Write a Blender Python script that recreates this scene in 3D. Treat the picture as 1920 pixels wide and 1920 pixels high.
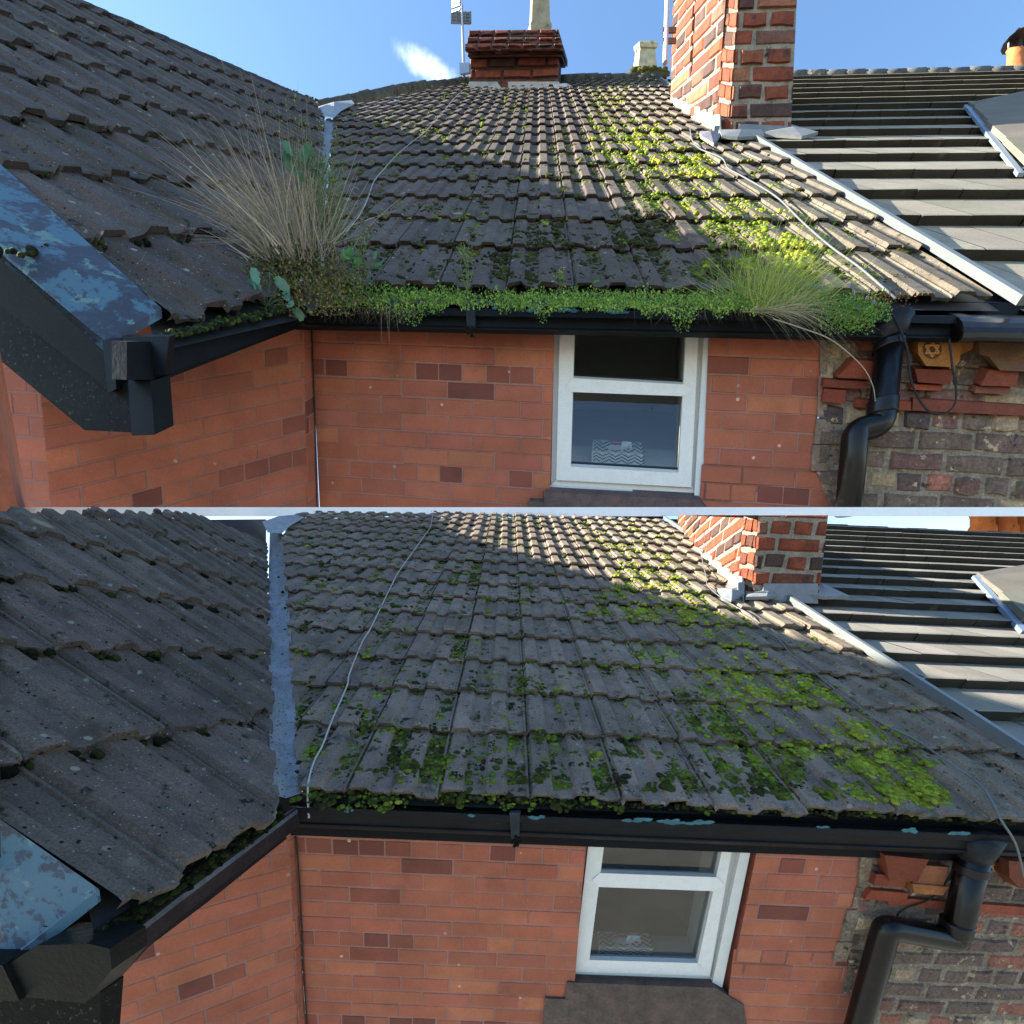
import bpy, bmesh, math, random
from mathutils import Vector, Matrix, noise
import numpy as np
R = random.Random(7)
sc = bpy.context.scene
for o in list(bpy.data.objects): bpy.data.objects.remove(o)

# ------------------------------------------------------------------ camera
F, CX, CY = 800., 960., 1300.
PITCH = math.radians(9)
CAM = Vector((0, 0, 14))
cam = bpy.data.objects.new('camera', bpy.data.cameras.new('camera'))
sc.collection.objects.link(cam); sc.camera = cam
cam.location = CAM; cam.rotation_euler = (math.radians(90) - PITCH, 0, 0)
cam.data.sensor_width = 36; cam.data.lens = F / 1920 * 36
cam.data.shift_y = (CY - 960) / 1920
cam.data.clip_start = .05; cam.data.clip_end = 3000

# ------------------------------------------------------------------ sky + sun
SUN_AZ, SUN_EL = 81.5, 24.5          # degrees to the left of straight ahead, elevation
az, el = math.radians(SUN_AZ), math.radians(SUN_EL)
sd = Vector((-math.sin(az) * math.cos(el), math.cos(az) * math.cos(el), math.sin(el)))
w = bpy.data.worlds.new('World'); sc.world = w; w.use_nodes = True
nt = w.node_tree; nt.nodes.clear()
def N(nt, t, **k):
    n = nt.nodes.new(t)
    for a, b in k.items():
        if hasattr(n, a): setattr(n, a, b)
    return n
out = N(nt, 'ShaderNodeOutputWorld'); bg = N(nt, 'ShaderNodeBackground')
sky = N(nt, 'ShaderNodeTexSky'); sky.sky_type = 'NISHITA'; sky.sun_disc = False
sky.sun_elevation = el; sky.sun_rotation = math.atan2(sd.x, sd.y)
sky.air_density = 1.35; sky.dust_density = .5; sky.ozone_density = 5.0
bg.inputs[1].default_value = .075
# one small wisp of cloud, set in the sky by direction
tc = N(nt, 'ShaderNodeTexCoord')
def campix(px, py):
    v = ((px - CX) / F, (CY - py) / F, 1.)
    c, s = math.cos(PITCH), math.sin(PITCH)
    return Vector((v[0], v[2] * c + v[1] * s, -v[2] * s + v[1] * c)).normalized()
cd = campix(800, 125)
right = cd.cross(Vector((0, 0, 1))).normalized(); upv = right.cross(cd).normalized()
def dot(v, vec):
    n = N(nt, 'ShaderNodeVectorMath', operation='DOT_PRODUCT'); nt.links.new(vec, n.inputs[0]); n.inputs[1].default_value = v; return n.outputs['Value']
def mth(op, a, b=None):
    n = N(nt, 'ShaderNodeMath', operation=op)
    for i, x in enumerate((a, b)):
        if x is None: continue
        if isinstance(x, (int, float)): n.inputs[i].default_value = x
        else: nt.links.new(x, n.inputs[i])
    return n.outputs[0]
g = tc.outputs['Generated']
dx = mth('DIVIDE', dot(right, g), .042); dy = mth('DIVIDE', mth('ADD', dot(upv, g), mth('MULTIPLY', dot(right, g), .22)), .0125)
dz = mth('DIVIDE', mth('SUBTRACT', 1, dot(cd, g)), .02)
rad = mth('ADD', mth('ADD', mth('MULTIPLY', dx, dx), mth('MULTIPLY', dy, dy)), dz)
nz = N(nt, 'ShaderNodeTexNoise'); nz.inputs['Scale'].default_value = 38; nz.inputs['Detail'].default_value = 7; nz.inputs['Roughness'].default_value = .6
nt.links.new(g, nz.inputs['Vector'])
m = mth('ADD', mth('SUBTRACT', .75, mth('MULTIPLY', rad, .55)), mth('MULTIPLY', mth('SUBTRACT', nz.outputs[0], .5), 1.5))
cl = N(nt, 'ShaderNodeClamp'); nt.links.new(m, cl.inputs[0])
mx = N(nt, 'ShaderNodeMix', data_type='RGBA')
nt.links.new(mth('MULTIPLY', mth('MULTIPLY', cl.outputs[0], cl.outputs[0]), .8), mx.inputs[0]); nt.links.new(sky.outputs[0], mx.inputs[6]); mx.inputs[7].default_value = (7.5, 8.0, 9.0, 1)
nt.links.new(mx.outputs[2], bg.inputs[0]); nt.links.new(bg.outputs[0], out.inputs[0])
sun = bpy.data.objects.new('sun', bpy.data.lights.new('sun', 'SUN')); sc.collection.objects.link(sun)
sun.data.energy = 5.0; sun.data.angle = math.radians(.5); sun.data.color = (1, .93, .80)
sun.rotation_euler = sd.to_track_quat('Z', 'Y').to_euler(); sun.location = CAM + sd * 60
vs = sc.view_settings; vs.view_transform = 'Standard'; vs.look = 'None'; vs.exposure = 2.26; vs.gamma = 1; vs.use_curve_mapping = False

# ------------------------------------------------------------------ helpers
def lin(h, k=1.):
    if isinstance(h, str): h = [int(h[i:i + 2], 16) for i in (0, 2, 4)]
    return tuple(((c / 255 / 12.92) if c / 255 <= .04045 else ((c / 255 + .055) / 1.055) ** 2.4) * k for c in h)
def vary(c, a=.12, hue=.05):
    k = 1 + R.uniform(-a, a); return tuple(max(0, x * k * (1 + R.uniform(-hue, hue))) for x in c)
def W(v):
    c, s = math.cos(PITCH), math.sin(PITCH)
    return Vector((v[0], v[2] * c + v[1] * s, -v[2] * s + v[1] * c))
def ray(px, py): return Vector(((px - CX) / F, (CY - py) / F, 1.))
class Plane:
    def __init__(s, P, a, b):
        s.P = P.copy(); s.a = a.copy(); s.b = b.copy(); s.n = a.cross(b).normalized()
        if s.n.dot(P) > 0: s.n.negate()
    def hit(s, px, py):
        r = ray(px, py); return r * (s.P.dot(s.n) / r.dot(s.n))
    def ab(s, p):          # affine coordinates
        d = p - s.P; aa, bb, abb = s.a.dot(s.a), s.b.dot(s.b), s.a.dot(s.b); u, v = d.dot(s.a), d.dot(s.b)
        D = aa * bb - abb * abb; return (u * bb - v * abb) / D, (v * aa - u * abb) / D
    def pt(s, a, b): return s.P + s.a * a + s.b * b
    def shift(s, v): return Plane(s.P + v, s.a, s.b)
class G:                   # geometry collector
    def __init__(s): s.v = []; s.f = []; s.c = []
    def add(s, vs, fs, col=(.5, .5, .5)):
        n = len(s.v); s.v += [tuple(x) for x in vs]
        for f in fs: s.f.append(tuple(n + i for i in f)); s.c.append(col)
    def prism(s, front, off, col=(.5, .5, .5)):   # polygon (list of vectors) extruded by off
        n = len(front); b = [p + off for p in front]
        s.add(front + b, [tuple(range(n)), tuple(reversed(range(n, 2 * n)))] + [(i, (i + 1) % n, n + (i + 1) % n, n + i) for i in range(n)], col)
    def tube(s, pts, r, col=(.5, .5, .5), seg=8, r1=None, cap=True):
        n = len(pts); vs = []; prev = None
        for i, p in enumerate(pts):
            t = (pts[min(i + 1, n - 1)] - pts[max(i - 1, 0)]).normalized()
            if prev is None: u = t.orthogonal().normalized()
            else: u = (prev - t * prev.dot(t)).normalized()
            prev = u; w_ = t.cross(u); rr = r if r1 is None else r + (r1 - r) * i / max(1, n - 1)
            if callable(rr): rr = rr(i)
            for k in range(seg):
                a = 2 * math.pi * k / seg; vs.append(p + (u * math.cos(a) + w_ * math.sin(a)) * rr)
        fs = [(i * seg + k, i * seg + (k + 1) % seg, (i + 1) * seg + (k + 1) % seg, (i + 1) * seg + k) for i in range(n - 1) for k in range(seg)]
        if cap: fs += [tuple(reversed(range(seg))), tuple(range((n - 1) * seg, n * seg))]
        s.add(vs, fs, col)
def link(o): sc.collection.objects.link(o)
def tag(o, label=None, cat=None, group=None, kind=None):
    for k, v in (('label', label), ('category', cat), ('group', group), ('kind', kind)):
        if v: o[k] = v
    return o
PL = {}
def empty(pl, name, base, label, cat, group=None):
    o = bpy.data.objects.new(name, None); link(o); b = W(base)
    o.location = CAM + b * pl.s; o.scale = (pl.s,) * 3; o.empty_display_size = .1; o['_b'] = list(b)
    return tag(o, label, cat, group)
def mk(pl, name, g, mat, parent=None, smooth=False, clip=None):
    if not g.v: return None
    me = bpy.data.meshes.new(name)
    if parent is not None:
        r = parent
        while r.parent: r = r.parent
        base = Vector(r['_b'])
    else: base = W(Vector(g.v[0]))
    A = np.array([tuple(v) for v in g.v], dtype=float)
    c, s = math.cos(PITCH), math.sin(PITCH)
    B = np.stack([A[:, 0], A[:, 2] * c + A[:, 1] * s, -A[:, 2] * s + A[:, 1] * c], 1) - np.array(base)
    me.from_pydata(B.tolist(), [], g.f)
    ca = me.color_attributes.new('Col', 'FLOAT_COLOR', 'CORNER')
    ln = np.array([len(f) for f in g.f]); cc = np.array([tuple(x)[:3] for x in g.c], dtype=np.float32)
    cc = np.concatenate([cc, np.ones((len(cc), 1), np.float32)], 1)
    ca.data.foreach_set('color', np.repeat(cc, ln, axis=0).ravel())
    if clip:
        bm = bmesh.new(); bm.from_mesh(me)
        for P, n in clip:
            bmesh.ops.bisect_plane(bm, geom=bm.verts[:] + bm.edges[:] + bm.faces[:], plane_co=W(P) - base, plane_no=W(n), clear_outer=True)
        bm.to_mesh(me); bm.free()
    for p in me.polygons: p.use_smooth = smooth
    me.materials.append(mat); me.update()
    o = bpy.data.objects.new(name, me); link(o)
    if parent is not None: o.parent = parent
    else: o.location = CAM + base * pl.s; o.scale = (pl.s,) * 3; o['_b'] = list(base)
    return o

# ------------------------------------------------------------------ materials
def material(name, base=None, rough=.85, var=.25, vscale=6., fine=.15, fscale=90., bump=.3, bdist=.004, specks=None, patches=None, spec=.3, metal=0., stretch=None):
    """Col attribute (or base) x coarse noise x fine noise, optional specks (colour, amount) and patches [(colour, scale, threshold, soft)]"""
    m = bpy.data.materials.new(name); m.use_nodes = True; nt = m.node_tree; nt.nodes.clear(); L = nt.links
    o = N(nt, 'ShaderNodeOutputMaterial'); b = N(nt, 'ShaderNodeBsdfPrincipled'); L.new(b.outputs[0], o.inputs[0])
    tc = N(nt, 'ShaderNodeTexCoord'); vec = tc.outputs['Object']
    if stretch:
        mp = N(nt, 'ShaderNodeMapping'); mp.inputs['Scale'].default_value = stretch; L.new(vec, mp.inputs[0]); vec = mp.outputs[0]
    def nz(scale, det=5, ro=.6):
        n = N(nt, 'ShaderNodeTexNoise'); n.inputs['Scale'].default_value = scale; n.inputs['Detail'].default_value = det; n.inputs['Roughness'].default_value = ro
        L.new(vec, n.inputs['Vector']); return n.outputs[0]
    def mr(x, a, b_, c, d):
        n = N(nt, 'ShaderNodeMapRange'); L.new(x, n.inputs[0])
        for i, v in enumerate((a, b_, c, d)): n.inputs[i + 1].default_value = v
        return n.outputs[0]
    def mixc(f, a, c, blend='MIX'):
        n = N(nt, 'ShaderNodeMix', data_type='RGBA'); n.blend_type = blend
        if isinstance(f, float): n.inputs[0].default_value = f
        else: L.new(f, n.inputs[0])
        for i, x in ((6, a), (7, c)):
            if isinstance(x, tuple): n.inputs[i].default_value = (*x[:3], 1)
            else: L.new(x, n.inputs[i])
        return n.outputs[2]
    if base is None:
        at = N(nt, 'ShaderNodeAttribute'); at.attribute_name = 'Col'; col = at.outputs['Color']
    else: col = base
    cn = nz(vscale); fn = nz(fscale, 3, .7)
    k = mr(cn, .25, .75, 1 - var, 1 + var); k2 = mr(fn, .25, .75, 1 - fine, 1 + fine)
    mm = N(nt, 'ShaderNodeMath', operation='MULTIPLY'); L.new(k, mm.inputs[0]); L.new(k2, mm.inputs[1])
    cmb = N(nt, 'ShaderNodeCombineColor'); [L.new(mm.outputs[0], cmb.inputs[i]) for i in range(3)]
    col = mixc(1., col, cmb.outputs[0], 'MULTIPLY')
    for pc, ps, th, so in (patches or []):
        col = mixc(mr(nz(ps, 7, .65), th, th + so, 0, 1), col, pc)
    if specks:
        for sc_, am, cc in specks:
            vo = N(nt, 'ShaderNodeTexVoronoi'); vo.inputs['Scale'].default_value = sc_; L.new(vec, vo.inputs['Vector'])
            sp = N(nt, 'ShaderNodeSeparateColor'); L.new(vo.outputs['Color'], sp.inputs[0])
            t = N(nt, 'ShaderNodeMath', operation='MULTIPLY'); L.new(mr(vo.outputs['Distance'], .22, .32, 1, 0), t.inputs[0]); L.new(mr(sp.outputs[0], 1 - am, 1 - am + .01, 0, 1), t.inputs[1])
            col = mixc(t.outputs[0], col, cc)
    L.new(col, b.inputs['Base Color']); b.inputs['Roughness'].default_value = rough; b.inputs['Metallic'].default_value = metal
    b.inputs['Specular IOR Level'].default_value = spec
    if bump:
        bp = N(nt, 'ShaderNodeBump'); bp.inputs['Strength'].default_value = bump; bp.inputs['Distance'].default_value = bdist
        ad = N(nt, 'ShaderNodeMath', operation='ADD'); L.new(fn, ad.inputs[0]); L.new(cn, ad.inputs[1]); L.new(ad.outputs[0], bp.inputs['Height']); L.new(bp.outputs[0], b.inputs['Normal'])
    return m
M = {}
M['tile'] = material('concrete_roof_tile', rough=.9, var=.35, vscale=5, fine=.5, fscale=160, bump=.6, bdist=.006,
                     patches=[(lin('4b463a'), 9, .56, .12), (lin('23241a'), 14, .60, .06)], specks=[(7, .045, lin('8c8266')), (26, .06, lin('8d8878')), (60, .10, lin('15160f')), (110, .09, lin('8f8c86'))])
M['flat_tile'] = material('flat_concrete_tile', rough=.8, var=.2, vscale=3, fine=.25, fscale=120, bump=.3, patches=[(lin('6a6650'), 5, .62, .15)])
M['brick'] = material('smooth_red_brick', rough=.8, var=.2, vscale=5, fine=.14, fscale=120, bump=.25, bdist=.002, specks=[(34, .010, lin('c8a894'))], patches=[(lin('6a4436'), 3.5, .60, .25), (lin('c09a88'), 40, .72, .04)])
M['oldbrick'] = material('weathered_brick', rough=.92, var=.35, vscale=14, fine=.45, fscale=70, bump=.9, bdist=.008,
                         patches=[(lin('3a302c'), 18, .60, .08), (lin('b39a80'), 22, .60, .06)])
M['chimbrick'] = material('chimney_brick', rough=.9, var=.35, vscale=9, fine=.35, fscale=60, bump=.8, bdist=.01, patches=[(lin('40302a'), 7, .58, .12), (lin('5d5f3a'), 11, .68, .08)])
M['stone'] = material('sooty_stone', rough=.9, var=.35, vscale=12, fine=.3, bump=.5, patches=[(lin('6e5148'), 12, .56, .12)])
M['lead'] = material('lead_sheet', rough=.6, var=.2, vscale=12, fine=.12, bump=.5, bdist=.006, spec=.5, patches=[(lin('6c7378'), 8, .55, .2)])
M['deadlead'] = material('dirty_lead_sheet', rough=.65, var=.25, vscale=10, fine=.15, bump=.5, bdist=.006, spec=.5, specks=[(55, .35, lin('2b2a22')), (90, .3, lin('3c3a30'))], patches=[(lin('6d6350'), 9, .58, .08), (lin('4c4a40'), 30, .62, .06)])
M['metal'] = material('grey_metal', rough=.4, var=.08, fine=.05, bump=.05, metal=.3, spec=.5)
M['pvc'] = material('white_window_plastic', rough=.35, var=.05, vscale=20, fine=.04, bump=.05, spec=.5, specks=[(260, .10, lin('8c8c84'))])
M['iron'] = material('black_painted_metal', rough=.5, var=.35, vscale=8, fine=.3, fscale=60, bump=.35, bdist=.004, spec=.16, patches=[(lin('403f3e'), 16, .69, .04), (lin('3f8088'), 9, .72, .02)])
M['pipe'] = material('glossy_black_plastic', rough=.3, var=.3, fine=.25, bump=.08, spec=.35, patches=[(lin('2c2b2a'), 14, .60, .1)])
M['wood'] = material('peeling_black_board', rough=.7, var=.3, vscale=6, fine=.35, fscale=60, bump=.3, bdist=.004, stretch=(1, 1, 1), spec=.12, patches=[(lin('4a4a40'), 90, .60, .05)])
M['board'] = material('peeling_blue_board', rough=.55, var=.15, vscale=8, fine=.1, bump=.3, patches=[(lin('4a6a7a'), 7, .50, .04), (lin('64807e'), 13, .60, .03), (lin('40495a'), 34, .56, .05), (lin('85856a'), 60, .70, .03)])
M['pot'] = material('clay_pot', rough=.85, var=.3, vscale=8, fine=.2, bump=.4, patches=[(lin('57503c'), 6, .6, .1)])
M['moss'] = material('moss', rough=.95, var=.4, vscale=60, fine=.6, fscale=400, bump=1., bdist=.006, spec=.1)
M['leaf'] = material('leaf', rough=.6, var=.15, vscale=30, fine=.1, bump=0, spec=.3)
M['plain'] = material('plain_paint', rough=.6, var=.06, fine=.05, bump=.05)
M['cable'] = material('cable_sheath', rough=.5, var=.1, fine=.1, bump=.1)
M['terra'] = material('terracotta', rough=.85, var=.25, vscale=12, fine=.25, bump=.5, patches=[(lin('5a4a40'), 8, .62, .1)])
M['matt'] = material('dull_black_paint', rough=.8, var=.2, fine=.2, bump=.2, spec=.15)
M['conc'] = material('divider_white', base=lin('f6f3ee'), rough=.8, var=.04, fine=.04, bump=.1)
M['ground'] = material('grey_ground', base=lin('7a7870'), rough=.9, var=.2, vscale=.5, fine=.1, fscale=20, bump=0)
# translucency for leaves
def leafy(name):
    m = M['leaf'].copy(); m.name = name; nt = m.node_tree
    b = [n for n in nt.nodes if n.type == 'BSDF_PRINCIPLED'][0]; o = [n for n in nt.nodes if n.type == 'OUTPUT_MATERIAL'][0]
    t = N(nt, 'ShaderNodeBsdfTranslucent'); mx = N(nt, 'ShaderNodeMixShader'); mx.inputs[0].default_value = .35
    nt.links.new(b.inputs['Base Color'].links[0].from_socket, t.inputs[0]); nt.links.new(b.outputs[0], mx.inputs[1]); nt.links.new(t.outputs[0], mx.inputs[2]); nt.links.new(mx.outputs[0], o.inputs[0])
    return m
M['leaf'] = leafy('foliage')
gm = bpy.data.materials.new('window_glass'); gm.use_nodes = True; nt = gm.node_tree; nt.nodes.clear()
o = N(nt, 'ShaderNodeOutputMaterial'); mx = N(nt, 'ShaderNodeMixShader'); gl = N(nt, 'ShaderNodeBsdfGlossy'); gl.inputs['Roughness'].default_value = .02
tr = N(nt, 'ShaderNodeBsdfTransparent'); tr.inputs[0].default_value = (.62, .66, .68, 1); lw = N(nt, 'ShaderNodeLayerWeight'); lw.inputs[0].default_value = .5; pw = N(nt, 'ShaderNodeMath', operation='POWER'); pw.inputs[1].default_value = 5; nt.links.new(lw.outputs['Facing'], pw.inputs[0]); fr = N(nt, 'ShaderNodeMath', operation='MULTIPLY_ADD'); fr.inputs[1].default_value = .92; fr.inputs[2].default_value = .12; nt.links.new(pw.outputs[0], fr.inputs[0])
nt.links.new(fr.outputs[0], mx.inputs[0]); nt.links.new(tr.outputs[0], mx.inputs[1]); nt.links.new(gl.outputs[0], mx.inputs[2]); nt.links.new(mx.outputs[0], o.inputs[0])
M['glass'] = gm

# ------------------------------------------------------------------ places
class Place: pass
def make_place(key, s, X, VZ, VV, RB, WR, eave, De, wall_px, wallD):
    p = Place(); p.key = key; p.s = s
    p.X = X / X.x; Z = ray(*VZ); p.Z = Z; V = ray(*VV); p.Up = -V / abs(V.y)
    p.B = ray(*RB); p.WR = WR
    p.N = (p.Up * .87 - p.Z * .5)
    p.roof = Plane(ray(*eave) * De, p.X, p.B)
    p.wall = Plane(ray(*wall_px) * wallD, p.X, p.Up)
    return p
U = make_place('upper', 7.0, -ray(-7500, 360), (1150, 400), (880, 8300), (1010, 22), Vector((-1, .7, 0)), (930, 547), 2.08, (810, 615), 2.2)
Lw = make_place('lower', .8, Vector((1, -.042, 0)), (1050, 1240), (750, 4800), (955, 781), Vector((-1, .75, 0)), (960, 1505), 1.78, (810, 1580), 1.9)

def on(pl_, pts, off=None): return [pl_.hit(*q) + (off if off is not None else Vector()) for q in pts]
def cutter(plane, nrm, a, b, inside):
    """clip plane through two pixel points on a surface, standing along nrm, keeping the side of 'inside'"""
    A, B_, I = plane.hit(*a), plane.hit(*b), plane.hit(*inside); n = (B_ - A).cross(nrm)
    if n.dot(I - A) > 0: n.negate()
    return A, n

def tiles(plane, N_, gauge, first, rows, period, arange, colfn, H=.022, thick=.022, lift=.03, flat=False, phase=0., notch=.0, wear=.004):
    """rows of interlocking tiles, two ribs each; plane origin is the eave line"""
    g = G(); tw = period * (2 if not flat else 1)
    if flat: prof = [(0, 0), (.012, 0), (.5, 0), (.988, 0), (1, -.006)]
    else:
        prof = [(0, -.25), (.02, .05), (.045, 1), (.22, 1.02), (.235, .95), (.275, .05), (.36, 0), (.46, 0), (.475, .1), (.515, .95), (.53, 1), (.70, 1), (.715, .9), (.755, .05), (.86, 0), (.955, 0), (.965, .35), (.99, .35), (1.0, -.3)]
    j0, j1 = int(math.floor(arange[0] / tw)), int(math.ceil(arange[1] / tw))
    for i in range(rows):
        b0 = 0 if i == 0 else first + (i - 1) * gauge
        b1 = first + i * gauge + gauge * .12
        for j in range(j0, j1 + 1):
            jf = .25 if flat else 1; a0 = (j + phase) * tw; dn = R.gauss(0, .0025) * jf; rot = R.gauss(0, .004) * jf; db = R.gauss(0, .006) * jf; col = vary(colfn(i, j), .16, .03)
            fr, ft, bk = [], [], []
            for t, h in prof:
                a = a0 + t * tw; e = R.gauss(0, wear); hh = h * H if not flat else h
                fb = b0 + db + rot * t * 2 + e
                top = plane.pt(a, fb) + N_ * (hh + lift + dn + rot * t)
                bot = plane.pt(a, fb + .004) + N_ * (hh + lift + dn - thick + R.gauss(0, wear))
                mid = plane.pt(a, fb + .012) + N_ * (hh + lift + dn + .003 + rot * t)
                back = plane.pt(a, b1) + N_ * (hh + dn * .5 + rot * t)
                fr.append(bot); ft.append(top); bk.append((mid, back))
            n = len(prof); vs = fr + ft + [x[0] for x in bk] + [x[1] for x in bk]; edge = tuple(x * .14 for x in col) if flat else col  # flat tile front edges painted near black as course shadow
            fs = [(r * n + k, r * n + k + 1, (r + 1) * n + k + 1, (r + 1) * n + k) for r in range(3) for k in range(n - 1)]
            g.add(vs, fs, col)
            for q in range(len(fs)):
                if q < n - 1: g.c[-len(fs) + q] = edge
    return g

def clip_poly(poly, rect):
    """Sutherland-Hodgman of 2d rect corners against convex polygon"""
    def area(p): return sum(p[i][0] * p[(i + 1) % len(p)][1] - p[(i + 1) % len(p)][0] * p[i][1] for i in range(len(p)))
    if area(poly) < 0: poly = poly[::-1]
    res = rect
    for i in range(len(poly)):
        a, b = poly[i], poly[(i + 1) % len(poly)]; o_ = []
        side = lambda p: (b[0] - a[0]) * (p[1] - a[1]) - (b[1] - a[1]) * (p[0] - a[0])
        for k in range(len(res)):
            p, q = res[k], res[(k + 1) % len(res)]; sp, sq = side(p), side(q)
            if sp >= 0: o_.append(p)
            if (sp >= 0) != (sq >= 0):
                t = sp / (sp - sq); o_.append((p[0] + (q[0] - p[0]) * t, p[1] + (q[1] - p[1]) * t))
        res = o_
        if len(res) < 3: return []
    return res
def bricks(g, plane, regions, ch, bl, out, palette, mortar, joint=.004, raise_=.003, bevel=.003, header_every=6, jit=0., a0=0., b0=0., header_phase=0):
    """regions = convex pixel polygons on the plane; individual raised bricks on a mortar bed"""
    rr = random.Random(int(abs(a0) * 1000) + 11)
    polys = [[plane.ab(plane.hit(*q)) for q in reg] for reg in regions]
    for po in polys: g.add([plane.pt(*q) for q in po], [tuple(range(len(po)))], mortar)
    am, aM = min(p[0] for po in polys for p in po), max(p[0] for po in polys for p in po)
    bm_, bM = min(p[1] for po in polys for p in po), max(p[1] for po in polys for p in po)
    for r in range(int((bm_ - b0) // ch) - 1, int((bM - b0) // ch) + 2):
        hdr = header_every and (r + header_phase) % header_every == 0
        w_ = bl / 2 if hdr else bl; sh = (bl * .25 if hdr else (bl / 2 if r % 2 else 0)) + rr.uniform(-.012, .012)
        for c in range(int((am - a0) // w_) - 2, int((aM - a0) // w_) + 2):
            x0 = a0 + c * w_ + sh + joint * rr.uniform(.3, .7) ; x1 = x0 + w_ - joint; y0 = b0 + r * ch + joint * rr.uniform(.3, .8); y1 = y0 + ch - joint
            col = palette[0] if rr.random() < .4 else rr.choice(palette[:-2])
            if rr.random() < (.38 if hdr else .035): col = rr.choice(palette[-2:])
            col = vary(col, .08, .03); rz = raise_ * (1 + rr.uniform(-.5, .5)); 
            for po in polys:
                j = lambda: rr.uniform(-jit, jit)
                rect = [(x0 + j(), y0 + j()), ((x0 + x1) / 2, y0 + j()), (x1 + j(), y0 + j()), (x1 + j(), y1 + j()), ((x0 + x1) / 2, y1 + j()), (x0 + j(), y1 + j())]
                q = clip_poly(po, rect)
                if len(q) < 3: continue
                cxm = sum(p[0] for p in q) / len(q); cym = sum(p[1] for p in q) / len(q)
                inn = [(p[0] + max(-bevel, min(bevel, cxm - p[0])), p[1] + max(-bevel, min(bevel, cym - p[1]))) for p in q]
                n = len(q)
                vs = [plane.pt(*p) for p in q] + [plane.pt(*p) + out * (rz * rr.uniform(.8, 1.2)) for p in inn]
                g.add(vs, [tuple(range(n, 2 * n))] + [(k, (k + 1) % n, n + (k + 1) % n, n + k) for k in range(n)], col)

RED = [tuple(x * k_ for x, k_ in zip(lin(h), (1.38, 1.52, 1.46))) for h in ('8a4b38', '8c4d39', '864a39', '92533c', '844837', '8a4b3b', '743d30', '63342b')]
OLD = [lin('66554a'), lin('6d5248'), lin('8a705a'), lin('5c4c46'), lin('a89070'), lin('74564a'), lin('8c5c4c'), lin('504440'), lin('9a8468')]
CHM = [lin('7c3f2b'), lin('86462c'), lin('663a2c'), lin('725040'), lin('54362c'), lin('80492f'), lin('8a5a40'), lin('46322c'), lin('4e3a34')]

# moss / lumps --------------------------------------------------------------
def ico(sub=1):
    bm = bmesh.new(); bmesh.ops.create_icosphere(bm, subdivisions=sub, radius=1)
    v = np.array([tuple(x.co) for x in bm.verts]); f = np.array([[q.index for q in x.verts] for x in bm.faces]); bm.free(); return v, f
IV, IF = ico(2); IV1, IF1 = ico(1)
def lumps(g, items, a, b, n, big=False):
    """items: (centre, radius, height, colour)"""
    an, bn, nn = a.normalized(), b.normalized(), n.normalized()
    B3 = np.array([tuple(an), tuple(bn), tuple(nn)]); rs = np.random.RandomState(5)
    for c, r, h, col in items:
        V_, F_ = (IV, IF) if r > (.016 if big else .0105) else (IV1, IF1)
        th = rs.uniform(0, 6.28); q = V_.copy()
        q *= 1 + rs.uniform(-.16, .16, (len(q), 1)); ex = rs.uniform(.8, 1.25)
        x = q[:, 0] * math.cos(th) - q[:, 1] * math.sin(th); y = q[:, 0] * math.sin(th) + q[:, 1] * math.cos(th)
        q = np.stack([x * r * ex, y * r / ex, q[:, 2] * h], 1) @ B3 + np.array(tuple(c))
        k0 = len(g.v); g.v += q.tolist(); g.f += (F_ + k0).tolist(); g.c += [col] * len(F_)

# foliage --------------------------------------------------------------------
def blade(g, P, d, L_, wd, bend, col, seg=6, tip=0.1):
    d = d.normalized(); side = d.cross(Vector((0, 0, 1)) + Vector((R.uniform(-.5, .5), R.uniform(-.5, .5), 0))).normalized(); vs = []
    for i in range(seg + 1):
        t = i / seg; q = P + d * (L_ * t) + bend * (t * t * L_)
        ww = wd * (1 - t * (1 - tip)); vs += [q - side * ww, q + side * ww]
    g.add(vs, [(2 * i, 2 * i + 1, 2 * i + 3, 2 * i + 2) for i in range(seg)], col)
def leaf(g, P, d, size, col, wide=.5, lobed=False):
    d = d.normalized(); s_ = d.orthogonal().normalized(); s_ = (s_ * math.cos(R.uniform(0, 6.28)) + d.cross(s_) * math.sin(R.uniform(0, 6.28))).normalized(); nrm = d.cross(s_)
    if lobed:
        pts = [(0, 0), (.25, .35), (.35, .28), (.5, .5), (.62, .4), (.8, .38), (1, .0)]
        vs = [P + d * (size * x) for x, y in pts] + [P + d * (size * x) + s_ * (size * y * wide) + nrm * (size * .18 * y) for x, y in pts] + [P + d * (size * x) - s_ * (size * y * wide) + nrm * (size * .18 * y) for x, y in pts]
        n = len(pts); g.add(vs, [(k, k + 1, n + k + 1, n + k) for k in range(n - 1)] + [(k + 1, k, 2 * n + k, 2 * n + k + 1) for k in range(n - 1)], col)
    else:
        vs = [P, P + d * size * .5 + s_ * size * wide * .5 + nrm * size * .1, P + d * size, P + d * size * .5 - s_ * size * wide * .5 + nrm * size * .1]
        g.add(vs, [(0, 1, 2), (0, 2, 3)], col)
def rdir(up=.6):
    v = Vector((R.gauss(0, 1), R.gauss(0, 1) + up, R.gauss(0, 1))); return v.normalized()

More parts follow.
